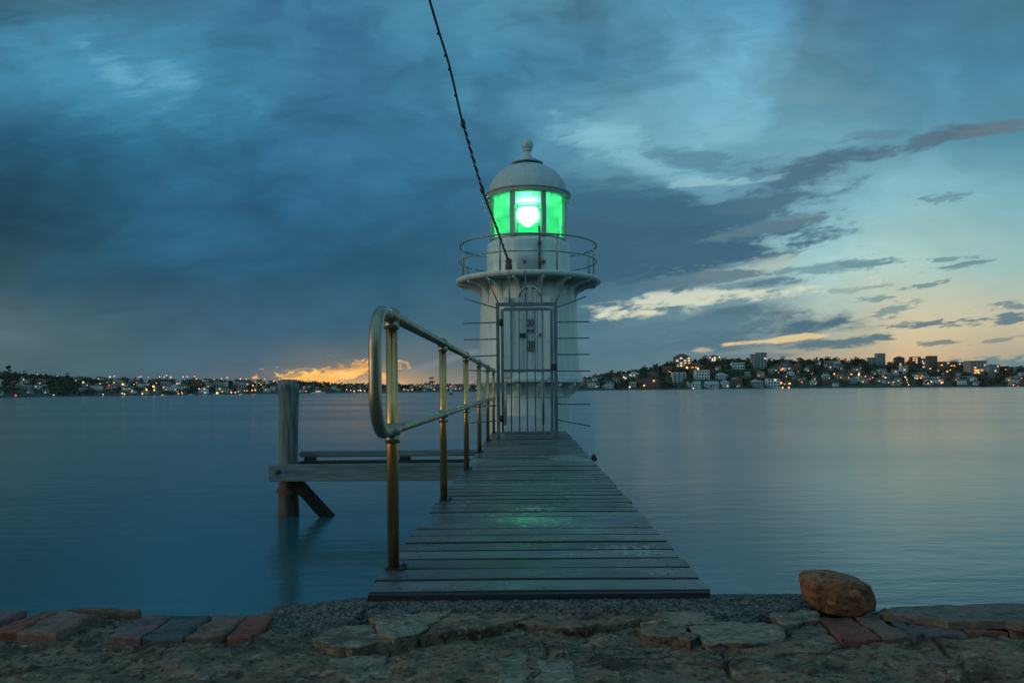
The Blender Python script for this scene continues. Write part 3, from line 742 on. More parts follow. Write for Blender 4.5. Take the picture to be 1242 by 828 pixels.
# ------------------------------------------------------------------ lighthouse
DT = 13.9; LS = DT/F; LX = .045
def lz(y): return CAMZ+(471-y)*LS
lh = thing('lighthouse', 'small white harbour lighthouse with green lit lantern at the jetty end', 'lighthouse', (LX, DT, 0))
C = (LX, DT)
def lathe_part(name, prof, mat, par, n=64, ang=30):
    mb = MB(); mb.lathe(prof, n, C); return clean(mb.build(name, mat, par), ang)
GT = lz(341)   # gallery floor top
base = lathe_part('base_column', [(.80,-6.2),(.78,.2),(.768,1.50),(.768,lz(481.5)),(.80,lz(481)),(.80,lz(479)),(.768,lz(478.5)),(.768,lz(465.5))], M['white'], lh)
tower = lathe_part('tower', [(.60,lz(465.2)),(1.0,lz(465)),(1.01,lz(464)),(1.01,lz(460)),(.99,lz(458.5)),(.985,lz(455)),(.955,lz(453)),(.948,lz(449)),(.885,lz(360)),(.88,lz(347))], M['white'], lh)
# brackets under the flange, as on the photograph
for k in range(16):
    a = R(11.25+22.5*k); mb = MB(); w = .03
    prof = [(.764,lz(465.6)),(.764,lz(479.8)),(.81,lz(479.5)),(.85,lz(477.5)),(.90,lz(473.5)),(.95,lz(470)),(.99,lz(468.3)),(.995,lz(465.6))]
    vs = [(r, -w, z) for r, z in prof]+[(r, w, z) for r, z in prof]; n = len(prof)
    fs = [list(range(n))[::-1], [n+i for i in range(n)]]+[(i, (i+1) % n, n+(i+1) % n, n+i) for i in range(n)]
    rt = Matrix.Rotation(a-PI/2, 3, 'Z'); mb.add([rt @ Vector(v)+Vector((LX, DT, 0)) for v in vs], fs)
    clean(mb.build('foot_bracket', M['white'], tower))
gal = lathe_part('gallery', [(1.26,GT-.084),(1.33,GT-.078),(1.355,GT-.05),(1.36,GT-.02),(1.345,GT),(.70,GT+.004)], M['white'], lh, 96)
for k in range(16):
    a = R(11.25+22.5*k); mb = MB(); w = .032
    prof = [(.87,GT-.09)]+[(1.28-.0*i, GT-.088) for i in range(1)]
    for i in range(0, 9):
        t = PI/2*i/8; prof.append((1.27-.37*math.sin(t), GT-.12-.25*(1-math.cos(t))))
    prof += [(.905, GT-.44),(.87, GT-.44)]
    n = len(prof); vs = [(r, -w, z) for r, z in prof]+[(r, w, z) for r, z in prof]
    fs = [(i, (i+1) % n, n+(i+1) % n, n+i) for i in range(n)]+[list(range(n))[::-1], [n+i for i in range(n)]]
    rt = Matrix.Rotation(a-PI/2, 3, 'Z'); mb.add([rt @ Vector(v)+Vector((LX, DT, 0)) for v in vs], fs)
    q = rt @ Vector((1.29, 0, GT-.10))+Vector((LX, DT, 0)); mb.ball(q, .022, n=8)
    clean(mb.build('bracket', M['white'], gal))
lathe_part('soffit', [(.86,GT-.10),(.86,GT-.092),(1.258,GT-.082),(1.27,GT-.088)], M['trimp'], gal, 96)
# gallery rail
rz1, rz2, RR = lz(300.5), lz(319.5), 1.274
rail = None
mb = MB(); mb.tube([(LX+RR*math.sin(2*PI*i/96), DT-RR*math.cos(2*PI*i/96), rz1) for i in range(96)], .016, 8, closed=True); rail = mb.build('gallery_rail', M['galv'], lh)
mb = MB(); mb.tube([(LX+RR*math.sin(2*PI*i/96), DT-RR*math.cos(2*PI*i/96), rz2) for i in range(96)], .013, 8, closed=True); mb.build('middle_ring', M['galv'], rail)
for k in range(8):
    a = R(22.5+45*k); x, y = LX+RR*math.sin(a), DT-RR*math.cos(a)
    rod('rail_post', [(x, y, GT+.001),(x, y, rz1)], .0165, M['galv'], rail, 8)
# lantern base
ped = lathe_part('lantern_base', [(.775,GT+.005),(.775,lz(303)),(.76,lz(299)),(.70,lz(295.5)),(.62,lz(295))], M['white'], lh, 64)
mb = MB(); n = 12
for z0_, z1_ in ((GT+.10, lz(300.5)),):
    aa = [R(-17+34*i/n+2) for i in range(n+1)]
    for r in (.779,): vs = [(LX+r*math.sin(a), DT-r*math.cos(a), z) for z in (z0_, z1_) for a in aa]
    fs = [(i, i+1, n+2+i, n+1+i) for i in range(n)]; mb.add(vs, fs, 0, True)
    for i in range(0, n, n):
        pass
dr = mb.build('hatch', M['door'], ped); sdm = dr.modifiers.new('thickness', 'SOLIDIFY'); sdm.thickness = .012; sdm.offset = 1
for t in (-5, 20):
    a = R(t); mb = MB(); mb.box((-.02,-.03,-.03),(.02,0,.03)); rt = Matrix.Rotation(a, 3, 'Z'); q = Vector((LX+.79*math.sin(a), DT-.79*math.cos(a), GT+.22)); mb.v = [rt @ v+q for v in mb.v]; mb.build('hatch_hinge', M['rust'], ped)
a = R(13.2); pr = .86; mb = MB(); x, y = LX+pr*math.sin(a), DT-pr*math.cos(a); mb.tube([(x, y, GT+.002),(x, y, lz(287))], .017, 8)
for zz in (GT+.18, lz(305)): mb.box((x-.03, y-.01, zz-.02),(x+.03, y+.085, zz+.02))
mb.build('vent_pipe', M['rust'], ped)
# lantern glazing: eight flat panes between mullions
zb, zt = lz(295)+.004, lz(244); RG = .715
mg, nt, b = newmat('green_lantern_glass'); nt.nodes.remove(b)
tr_ = N(nt, 'ShaderNodeBsdfTransparent', {'Color': (.22,.88,.52,1)}); tl_ = N(nt, 'ShaderNodeBsdfTranslucent', {'Color': (.03,.80,.32,1)})
gl_ = N(nt, 'ShaderNodeBsdfGlossy', {'Color': (.9,.9,.9,1), 'Roughness': .08})
m1 = N(nt, 'ShaderNodeMixShader', {0: .14, 1: tr_.outputs[0], 2: tl_.outputs[0]}); fr = N(nt, 'ShaderNodeFresnel', {'IOR': 1.5})
m2 = N(nt, 'ShaderNodeMixShader', {0: fr.outputs[0], 1: m1.outputs[0], 2: gl_.outputs[0]})
nt.links.new(m2.outputs[0], nt.nodes['Material Output'].inputs[0])
ln = lathe_part('lantern_floor', [(.70,zb-.003),(.70,zb+.03),(.01,zb+.032)], M['trimp'], lh)
ang = [R(22.5+45*k) for k in range(8)]
cor = [(LX+RG*math.sin(a), DT-RG*math.cos(a)) for a in ang]
for i in range(8):
    x, y = cor[i]; a = ang[i]; mb = MB(); mb.box((-.042,-.035,zb),(.042,.035,zt)); rt = Matrix.Rotation(a, 3, 'Z'); mb.v = [rt @ v+Vector((x, y, 0)) for v in mb.v]; mb.build('mullion', M['trimp'], ln)
    x2, y2 = cor[(i+1) % 8]; A = Vector((x, y, 0)); B = Vector((x2, y2, 0)); d = (B-A).normalized(); nrm = Vector((d.y, -d.x, 0)); A2, B2 = A+d*.03, B-d*.03
    mb = MB(); mb.add([A2+Vector((0,0,zb+.032)), B2+Vector((0,0,zb+.032)), B2+Vector((0,0,zt)), A2+Vector((0,0,zt))], [(0,1,2,3)]); mb.build('pane', mg, ln)
# lens and lamp
m, nt, b = newmat('glowing_green_lens'); 
b.inputs['Base Color'].default_value = (.02,.35,.15,1); b.inputs['Roughness'].default_value = .1; b.inputs['Emission Color'].default_value = (.0,1,.36,1); b.inputs['Emission Strength'].default_value = .9
lens = lathe_part('lens', [(.12,zb+.035),(.20,zb+.05),(.20,zb+.09),(.10,zb+.12),(.10,zb+.17),(.16,zb+.19),(.20,zb+.22),(.20,zb+.25),(.03,zb+.27)], m, lh, 40)
m2_, nt, b = newmat('burning_lamp'); b.inputs['Emission Color'].default_value = (.93,1,.93,1); b.inputs['Emission Strength'].default_value = 40
zl = zb+.27
LP = [(.01,-.04),(.05,.02),(.13,.08),(.215,.13),(.235,.18),(.235,.30),(.22,.35),(.17,.385),(.01,.39)]
lamp = lathe_part('lamp', [(r*.90, zl+.02+z*.92) for r, z in LP], m2_, lens, 40)
for k_, (sc_, al) in enumerate(((.95,.40),(1.04,.22),(1.12,.10))):  # glowing shells added round the lamp to soften its edge into a halo
    mm = bpy.data.materials.new('lamp_glow_shell'); mm.use_nodes = True; nn = mm.node_tree; nn.nodes.remove(nn.nodes['Principled BSDF'])
    e_ = N(nn, 'ShaderNodeEmission', {'Color': (.62,1,.74,1) if k_ == 0 else ((.25,1,.5,1) if k_ == 1 else (.05,1,.4,1)), 'Strength': (3.2, 2.0, 1.2)[k_]}); t_ = N(nn, 'ShaderNodeBsdfTransparent', {'Color': (.9,1,.93,1)})
    x_ = N(nn, 'ShaderNodeMixShader', {0: al, 1: t_.outputs[0], 2: e_.outputs[0]}); nn.links.new(x_.outputs[0], nn.nodes['Material Output'].inputs[0])
    try: mm.cycles.emission_sampling = 'NONE'
    except Exception: pass
    lathe_part('glow_shell', [(r*sc_, zl+.06*(1-sc_)*2+z*(.9+.12*k_)-.03*k_) for r, z in LP], mm, lens, 40)
try: m2_.cycles.emission_sampling = 'NONE'
except Exception: pass
for z_ in (.04,.34,.42):
    mb = MB(); mb.tube([(LX+.27*math.sin(2*PI*i/40), DT-.27*math.cos(2*PI*i/40), zl+z_) for i in range(40)], .008, 6, closed=True); mb.build('lens_ring', M['trimp'], lens)
for k_ in range(4):
    a_ = R(45+90*k_); mb = MB(); mb.tube([(LX+.27*math.sin(a_), DT-.27*math.cos(a_), zb+.03),(LX+.27*math.sin(a_), DT-.27*math.cos(a_), zl+.42)], .010, 6); mb.build('lens_post', M['trimp'], lens)
pl = bpy.data.lights.new('lantern_light', 'POINT'); pl.color = (.03,1,.30); pl.energy = 6.5; pl.shadow_soft_size = .06
po = bpy.data.objects.new('lantern_light', pl); COL.objects.link(po); po.location = (LX-.36, DT-.25, zb+.5)
pl2 = pl.copy(); po2 = bpy.data.objects.new('lantern_light', pl2); COL.objects.link(po2); po2.location = (LX+.36, DT-.25, zb+.5)
# roof
brim = lathe_part('brim', [(.70,zt-.015),(.76,zt-.018),(.79,zt-.004),(.80,zt+.03),(.785,zt+.055),(.80,zt+.062),(.81,zt+.08),(.795,zt+.10),(.735,zt+.112),(.02,zt+.113)], M['trimp'], lh, 72)
zd = zt+.11; dome_pts = [(.735,zd+.002)]
HT = lz(203)-zd
for i in range(1, 13):
    t = i/12*R(67); dome_pts.append((.735*math.cos(t)**.96, zd+HT*math.sin(t)/math.sin(R(67))))
dome = lathe_part('dome', dome_pts, M['dome'], lh, 72, 50)
zc = zd+HT
mb = MB(); mb.lathe([(.235,zc-.01),(.235,zc+.05)], 40, C); vent = clean(mb.build('roof_vent', M['black'], dome))
lathe_part('vent_cap', [(.285,zc+.045),(.30,zc+.055),(.29,zc+.068),(.20,zc+.10),(.185,zc+.105),(.185,zc+.125),(.13,zc+.15),(.085,zc+.165),(.07,zc+.21),(.052,zc+.26),(.055,zc+.285),(.083,zc+.30),(.085,zc+.325),(.055,zc+.34),(.05,zc+.36)], M['dome'], dome, 40)
mb = MB(); mb.ball((LX, DT, lz(176.3)), .112, n=20); mb.build('finial_ball', M['dome'], dome)
a = R(-3); mb = MB(); mb.ball((LX-.03, DT-.66, zd+.21), .016, n=8); mb.build('stud', M['black'], dome)
# bird wire hoops round the brim
mb = MB()
for k in range(16):
    a = 2*PI*(k+.3)/16; q = [(LX+r*math.sin(a), DT-r*math.cos(a), z) for r, z in ((.79,zt-.0),(.86,zt-.03),(.87,zt-.10),(.83,zt-.13))]
    mb.tube(q, .006, 6)
mb.build('brim_hook', M['galv'], brim)
# door and surround
yd = DT-.955
dz0, dz1 = lz(460), lz(357); hw_ = .205; xc = P(643.2,420,DT-.95).x
mb = MB(); zs = dz1-hw_; n = 14
def arch(hw, zs, n, z0): return [(-hw, z0)]+[(-hw*math.cos(PI*i/n), zs+hw*math.sin(PI*i/n)) for i in range(n+1)]+[(hw, z0)]
outl = arch(hw_+.03, zs, n, dz0); inn = arch(hw_, zs, n, dz0); k = len(outl)
yf, ybk = yd-.008, yd+.12
vs = [(xc+x, yf, z) for x, z in outl]+[(xc+x, yf, z) for x, z in inn]+[(xc+x, ybk, z) for x, z in outl]+[(xc+x, ybk, z) for x, z in inn]
fs = []
for i in range(k-1):
    fs += [(i, i+1, k+i+1, k+i), (i, 2*k+i, 2*k+i+1, i+1), (k+i, k+i+1, 3*k+i+1, 3*k+i)]
mb.add(vs, fs); sur = clean(mb.build('door_surround', M['white'], lh))
mb = MB()
for i in range(5):
    x0_ = -hw_+i*2*hw_/5+.004; x1_ = -hw_+(i+1)*2*hw_/5-.004
    top = zs+math.sqrt(max(hw_**2-max(abs(x0_), abs(x1_))**2, .0))
    mb.box((xc+x0_, yd+.0+.003*(i % 2), dz0+.01),(xc+x1_, yd+.03, top))
mb.box((xc-hw_, yd+.026, dz0),(xc+hw_, yd+.05, zs)); mb.box((xc-hw_*.8, yd+.026, zs),(xc+hw_*.8, yd+.05, zs+.16))
door = mb.build('door_plank', M['door'], sur)
for p0, p1 in ((611,619.5),(659.5,668)):
    mb = MB(); mb.box((P(p0,420,yd).x, DT-.965, dz0+.004),(P(p1,420,yd).x, DT-.78, lz(368)), bev=.008); mb.build('pilaster', M['white'], sur)
def dx(px): return P(px, 420, yd).x
def dzz(py): return P(643, py, yd).z
sgn = surf('sign_pale_plate', (.26,.32,.35), (.20,.26,.29), 20, rough=.5); sgd = surf('sign_dark_print', (.045,.052,.056), (.06,.066,.07), 20, rough=.5)
mb = MB(); mb.box((dx(638.3), yd-.014, dzz(404)),(dx(648.8), yd-.002, dzz(386))); sg = mb.build('sign', sgn, door)
fc = bpy.data.curves.new('number', 'FONT'); fc.body = '20'; fc.size = .155; fc.align_x = 'CENTER'; fc.align_y = 'CENTER'; fc.extrude = .001; fc.offset = .004
fc.materials.append(sgd); ft = bpy.data.objects.new('tmp', fc); COL.objects.link(ft); bpy.context.view_layer.update()
me = bpy.data.meshes.new_from_object(ft.evaluated_get(bpy.context.evaluated_depsgraph_get())); bpy.data.objects.remove(ft)
fo = bpy.data.objects.new('lettering', me); COL.objects.link(fo); fo.parent = sg
fo.location = Vector((dx(643.6), yd-.0165, dzz(392.2)))-wloc(sg); fo.rotation_euler = (PI/2,0,0); fo.scale = (.85,1.05,1)
mb = MB()
for i, (x, w) in enumerate(((639.2,3.6),(643.8,4.2))): mb.box((dx(x), yd-.0165, dzz(402.8)),(dx(x+w), yd-.0145, dzz(399.3)))
mb.build('small_print', sgd, sg)
mb = MB(); mb.box((dx(638.8), yd-.014, dzz(426)),(dx(648.2), yd-.002, dzz(413.2))); sg2 = mb.build('sign', sgd, door)
mb = MB()
for x, y, w, h in ((640.3,415.2,1.0,6.5),(642.8,414.6,2.0,2.0),(645.4,416.5,1.6,1.4),(643.0,419.0,1.2,3.0),(646.0,420.5,1.2,1.2),(640.2,423.6,6.8,.8)):
    mb.box((dx(x), yd-.0165, dzz(y+h)),(dx(x+w), yd-.0145, dzz(y)))
mb.build('sign_pattern', sgn, sg2)
mb = MB(); mb.box((dx(630.5), yd-.05, dzz(409.3)),(dx(637.8), yd-.001, dzz(404)), bev=.005); mb.build('lock', M['black'], door)
mb = MB(); mb.box((dx(654), yd-.03, dzz(408)),(dx(656), yd-.001, dzz(404.5))); mb.build('keyhole_plate', M['black'], door)
mb = MB(); mb.box((xc-hw_-.1, yd-.10, dz0-.06),(xc+hw_+.1, yd+.15, dz0-.003), bev=.008); mb.build('door_sill', M['white'], sur)

# ------------------------------------------------------------------ stay cable
cb = thing('stay_cable', 'dark twisted cable running from overhead down to the lighthouse gallery', 'cable', tuple(P(617,318,12.7)))
kp = [P(617,318,12.7), P(599,268,12.0), P(585.5,232,11.5), P(561.5,150,10.4), P(545,80,9.45), P(521,0,8.4)]
d = (kp[-1]-kp[-2])/(kp[-1].y-kp[-2].y)
kp += [kp[-1]+d*(-3.0)+Vector((0,0,.2)), kp[-1]+d*(-9.0)+Vector((0,0,1.6))]
def cat(pts, m):
    out = []
    for i in range(len(pts)-1):
        p0, p1, p2, p3 = pts[max(i-1,0)], pts[i], pts[i+1], pts[min(i+2, len(pts)-1)]
        for j in range(m):
            t = j/m
            out.append(.5*((2*p1)+(p2-p0)*t+(2*p0-5*p1+4*p2-p3)*t*t+(-p0+3*p1-3*p2+p3)*t**3))
    return out+[pts[-1]]
sm = cat(kp, 26)
rod('wire', sm[::3]+[sm[-1]], .0155, M['rope'], cb, 8)
# second strand wound round the lower run
mb = MB(); lo = cat(kp[:4], 60); q = []
for i, p in enumerate(lo):
    a = i*.9; q.append(p+Vector((math.cos(a)*.017, 0, math.sin(a)*.017)))
mb.tube(q, .012, 6); mb.build('wound_strand', surf('wound_grey_strand', (.16,.12,.10), (.24,.20,.17), 30, rough=.8), cb)
for t in (P(561.5,150,10.4), P(584.5,229,11.46)):
    t = min(sm, key=lambda w: (w-t).length)
    mb = MB(); mb.ball(t, .042, n=10, sc=(.8,.8,1.5)); mb.build('binding', M['black'], cb)
for px, py_, dd in ((528,39,8.9),(534.5,66,9.26),(541,86,9.5),(551,117,9.93)):
    mb = MB(); p = P(px, py_, dd); p = min(sm, key=lambda w: (w-p).length)+Vector((-.012,0,0)); mb.tube([p+Vector((.014,0,.0)), p+Vector((-.006,0,-.012)), p+Vector((-.004,0,-.032))], .010, 6); mb.build('tie_end', M['black'], cb)
p = P(617,318,12.7)
mb = MB(); mb.lathe([(.02,p.z-.16),(.06,p.z-.14),(.065,p.z-.05),(.045,p.z-.03),(.06,p.z+.0),(.05,p.z+.05),(.015,p.z+.07)], 14, (p.x, p.y)); mb.build('insulator', M['rust'], cb)
mb = MB(); mb.box((p.x-.035, p.y-.03, p.z-.26),(p.x+.035, p.y+.45, p.z-.165), bev=.006); mb.build('bracket', M['galv'], cb)

# ------------------------------------------------------------------ far shores
D0 = [(-700,150),(-300,190),(0,240),(110,285),(230,310),(340,370),(440,395),(600,430),(700,455),(800,540),(960,600),(1242,520),(1600,430),(2200,330)]
SK = [(-700,452),(-200,450),(0,454),(60,459),(110,462),(200,463),(300,465),(400,467.5),(440,469),(520,470),(600,470),(660,467),(700,463),(730,459),(760,455),(800,448),(830,444),(870,438.5),(905,440),(940,442),(990,440),(1040,442),(1090,444),(1130,446),(1180,448),(1242,450),(1500,456),(2200,462)]
LH = 210.0
def hillz(u, t):      # u in photo pixels (level), t up the slope
    px = u+CX; d0 = lerp(D0, px); y = lerp(SK, px); _, v = unroll(px, y)
    zt = CAMZ+v*(d0+LH)/F
    zt += .5*noise.noise(Vector((px*.03, 2, 1)))
    if t < 0: return -6.0*min(1,-t*8)+.0
    if t <= 1: return .25+(zt-.25)*(t**.85)+.35*noise.noise(Vector((px*.02, t*4, 3)))*t
    return zt*(1-.35*(t-1))
def hill(px, py, t_force=None):
    u, v = unroll(px, py); best = 1.0
    if t_force is None:
        for i in range(0, 101):
            t = i/100; d = lerp(D0, u+CX)+LH*t
            if hillz(u, t) >= CAMZ+v*d/F: continue
            best = t; 
            # first t whose ground drops under the sight line marks the end of the visible slope
            break
        lo = None
        prev = None
        for i in range(0, 101):
            t = i/100; d = lerp(D0, u+CX)+LH*t; e = hillz(u, t)-(CAMZ+v*d/F)
            if prev is not None and (prev < 0 <= e):
                best = t; lo = 1; break
            prev = e
        if lo is None: best = 0.0 if (prev is not None and prev > 0) else 1.0
    else: best = t_force
    d = lerp(D0, u+CX)+LH*best
    return Vector((u*d/F, d, hillz(u, best))), best
mb = MB(); us = [-1400+i*12 for i in range(240)]; ts = [-.15,-.02,0,.05,.12,.2,.3,.4,.5,.6,.7,.8,.9,1.0,1.15,1.5,2.2,3.0]
vs = []
for t in ts:
    for u in us:
        d = lerp(D0, u+CX)+LH*t; vs.append((u*d/F, d, hillz(u, t)))
n = len(us)
mb.add(vs, [(j*n+i, j*n+i+1, (j+1)*n+i+1, (j+1)*n+i) for j in range(len(ts)-1) for i in range(n-1)], 0, True)
kind(mb.build('hills', surf('hillside_scrub', (.030,.040,.026), (.055,.062,.040), .25, rough=.95, bstr=.5, bdist=.5, third=(.10,.09,.07), tscale=.08, tlo=.6, thi=.75)), 'structure')

HM = {'white': surf('house_white_wall', (.60,.62,.60), (.50,.52,.52), .4, bstr=0, rough=.8), 'cream': surf('house_cream_wall', (.45,.42,.34), (.38,.35,.29), .4, bstr=0, rough=.8),
      'red': surf('house_brick_wall', (.21,.085,.06), (.16,.065,.05), .6, bstr=0, rough=.85), 'grey': surf('house_grey_wall', (.30,.31,.31), (.24,.25,.25), .4, bstr=0, rough=.8),
      'brown': surf('house_brown_wall', (.17,.11,.08), (.13,.085,.065), .5, bstr=0, rough=.85)}
RM_ = {'slate': surf('roof_slate', (.06,.065,.07), (.09,.095,.10), .8, bstr=0, rough=.8), 'tile': surf('roof_terracotta', (.22,.08,.05), (.15,.06,.045), .8, bstr=0, rough=.85), 'pale': surf('roof_pale_metal', (.36,.38,.38), (.28,.30,.30), .8, bstr=0, rough=.6)}
WG = surf('window_dark_glass', (.02,.028,.035), (.04,.05,.06), .5, rough=.12, bstr=0)
WL = [emit('lit_window_orange', (1,.42,.12), 1.3), emit('lit_window_yellow', (1,.62,.26), 1.1), emit('lit_window_white', (1,.78,.55), 1.0)]
boxes = []   # px footprints of buildings, so trees do not swallow them
def roof_mb(w, dp, z, kind_, ov=.3):
    mb = MB(); a, b = w/2+ov, dp/2+ov
    if kind_ == 'flat':
        mb.box((-w/2-.1,-dp/2-.1,z+.003),(w/2+.1,dp/2+.1,z+.5))
    else:
        h = min(w, dp)*.32; rx = max(a-b, .01) if kind_ == 'hip' else a
        vs = [(-a,-b,z),(a,-b,z),(a,b,z),(-a,b,z),(-rx,0,z+h),(rx,0,z+h)]
        mb.add(vs, [(0,1,5,4),(1,2,5),(2,3,4,5),(3,0,4),(0,3,2,1)])
    return mb
def building(px0, px1, yt, yb_, wall, roof, rk, floors, cols, lit, label, cat='house', name='house', group=None, depth=.7, balcony=False, mast=False, litset=(0,1,2)):
    pc = (px0+px1)/2; p, t = hill(pc, yb_); d = p.y
    w = (px1-px0)*d/F; _, v1 = unroll(pc, yt); h = max(CAMZ+v1*d/F-p.z, 2.2)
    if rk in ('hip','gable'):
        rh = min(w, w*depth)*.32; h = max(h-rh*.9, 1.8)
    dp = max(w*depth, 3.0); boxes.append((px0-1, px1+1, yt, yb_+1, d))
    T = thing(name, label, cat, (p.x, p.y+dp/2, p.z), group)
    mb = MB(); mb.box((-w/2,-dp/2,-3),(w/2,dp/2,h)); mb.build('wall', HM[wall], T, True)
    r = roof_mb(w, dp, h, rk).build('roof', RM_[roof], T, True)
    rnd = random.Random(int(px0*13+yt))
    cw = w/cols; fh = h/floors
    for f in range(floors):
        for c_ in range(cols):
            x = -w/2+(c_+.5)*cw; z = (f+.52)*fh; ww, hh_ = cw*.30, fh*.30
            mb = MB(); mb.box((x-ww,-dp/2-.06,z-hh_),(x+ww,-dp/2+.02,z+hh_))
            mb.build('window', WL[rnd.choice(litset)] if rnd.random() < lit else WG, T, True)
        if balcony:
            mb = MB(); z = f*fh+.05; mb.box((-w/2*.95,-dp/2-.8,z),(w/2*.95,-dp/2-.002,z+.16)); mb.box((-w/2*.95,-dp/2-.84,z+.16),(w/2*.95,-dp/2-.78,z+.6)); mb.build('balcony', HM['white'] if wall != 'white' else HM['grey'], T, True)
    if mast: mb = MB(); mb.tube([(0,0,h+.5),(0,0,h+2.6)], .12, 6); mb.build('mast', M['black'], r, True)
    return T
B = building
B(819,838,429,445,'brown','tile','hip',4,4,.55,'brown brick apartment block with lit windows high on the right hillside','apartment block','apartment_block',balcony=True,litset=(1,2))
B(833,856,440,448,'red','tile','hip',2,5,.5,'low red roofed house with orange lights below the brown brick apartment block',litset=(0,))
B(911,918,430,446,'grey','slate','flat',6,2,.05,'lower grey concrete tower of the joined pair on the ridge','apartment tower','apartment_tower')
B(918.5,930,428,446.5,'grey','slate','flat',7,3,.05,'taller grey concrete tower of the joined pair on the ridge','apartment tower','apartment_tower')
B(844,861,449,460,'white','pale','flat',3,5,.05,'white four square block of flats in the middle of the right hillside','apartment block','apartment_block')
B(816,832,452,464,'white','pale','flat',4,3,.0,'pale blue white block with long strip balconies above the shore','apartment block','apartment_block',balcony=True)
B(775.6,799,460,471,'red','slate','flat',3,6,.1,'long dark red brick block at the waterline','apartment block','apartment_block',litset=(0,))
B(786,799,450.6,459,'red','slate','hip',2,3,.05,'dark red brick house above the long red waterline block')
B(805,815,444,454.5,'red','tile','flat',4,2,.05,'narrow dark red brick tower below the brown apartment block','apartment tower','apartment_tower')
B(835,850.5,462.5,471.2,'white','pale','gable',2,4,.12,'left one of the two white boathouses at the waterline','boathouse','boathouse')
B(856,872,462.5,471.2,'white','pale','gable',2,4,.0,'right one of the two white boathouses at the waterline','boathouse','boathouse')
B(731,744,461.4,470.5,'white','slate','gable',2,3,.1,'white house at the waterline nearest the lighthouse')
B(763,777,451,458,'white','pale','hip',2,4,.1,'wide white house halfway up the slope near the lighthouse')
B(753,760.5,453,460,'cream','slate','gable',2,2,.2,'narrow cream house beside the wide white house on the slope')
B(744,752,457,464,'grey','tile','gable',2,2,.1,'grey house with a red roof left of the narrow cream house')
B(868,883,452,460,'white','pale','hip',2,4,.0,'white house with pale roof right of the white block of flats')
B(888,903,440,447.5,'white','pale','flat',2,5,.1,'long white house below the ridge left of the grey towers')
B(912,926,460,470,'grey','pale','hip',2,4,.2,'grey house with pale roof at the waterline below the grey towers')
B(931,946,459,470,'white','slate','flat',3,4,.1,'white waterfront block left of the two orange shore lights')
B(860,874,430.5,436.5,'cream','tile','hip',1,5,.7,'long lit house on the crest of the right hill',litset=(2,))
B(1053.5,1061,434,441,'grey','slate','flat',3,2,.0,'small grey block left of the tower with a mast','apartment block','apartment_block')
B(1064,1074,429,442,'grey','slate','flat',6,3,.0,'grey tower with a roof mast on the right skyline','apartment tower','apartment_tower',mast=True)
B(1087,1097.4,432,444,'brown','slate','hip',5,3,.15,'brown tower with a hipped roof right of the masted tower','apartment tower','apartment_tower')
B(1106.5,1117,433,446,'red','tile','flat',5,3,.3,'red brown tower with a lit top floor on the right skyline','apartment tower','apartment_tower')
B(1118.5,1125.5,435,446,'cream','pale','flat',5,2,.5,'narrow pale tower between the red brown and the grey brown towers','apartment tower','apartment_tower',litset=(2,))
B(1126.5,1137,432,448,'brown','slate','flat',7,3,.05,'tall grey brown tower on the right skyline','apartment tower','apartment_tower')
B(1140.5,1152,439,449,'brown','slate','flat',4,3,.15,'left half of the broad brown block on the right skyline','apartment block','apartment_block')
B(1152.5,1166,437.5,449,'brown','tile','hip',4,4,.25,'right half of the broad brown block with a hipped roof','apartment block','apartment_block')
B(1177,1197,438,453.5,'grey','slate','flat',5,5,.15,'broad grey block on the skyline at the far right','apartment block','apartment_block')
B(1200,1212,442.5,457,'grey','pale','flat',5,4,.05,'pale grey block right of the broad grey block','apartment block','apartment_block')
B(1093,1101,444,453,'white','pale','flat',3,3,.1,'small white block below the brown tower with a hipped roof','apartment block','apartment_block')
# smaller houses: prototypes, then copies
def proto(wall, roof, rk, litmap, label):
    T = thing('house', label, 'house', (0,-400,-40))
    w, dp, h = 5.2, 4.2, 3.2
    mb = MB(); mb.box((-w/2,-dp/2,-3),(w/2,dp/2,h)); mb.build('wall', HM[wall], T, True); roof_mb(w, dp, h, rk).build('roof', RM_[roof], T, True)
    for i, l in enumerate(litmap):
        x = -1.6+1.6*(i % 3); z = .85+1.5*(i//3); mb = MB(); mb.box((x-.45,-dp/2-.06,z-.42),(x+.45,-dp/2+.02,z+.42)); mb.build('window', WG if l is None else WL[l], T, True)
    return T
PR = []
for wl, rf, rk, lm, nm in (('white','slate','gable',[None]*6,'white house with dark gabled roof'),('white','pale','hip',[None,None,2,None,None,None],'white house with pale roof and one lit window'),
    ('cream','tile','hip',[1,None,None,None,None,None],'cream house with red roof and one lit window'),('red','tile','hip',[None]*6,'brick house with red roof'),('grey','slate','gable',[None,1,None,None,None,None],'grey house with dark roof and one lit window'),
    ('grey','pale','flat',[None]*6,'grey flat roofed house'),('brown','slate','hip',[None,None,None,0,None,None],'brown house with an orange lit window'),('white','tile','gable',[None,None,None,None,2,None],'white house with red roof and one lit window')):
    PR.append([proto(wl, rf, rk, lm, nm), nm, False])
occ = []
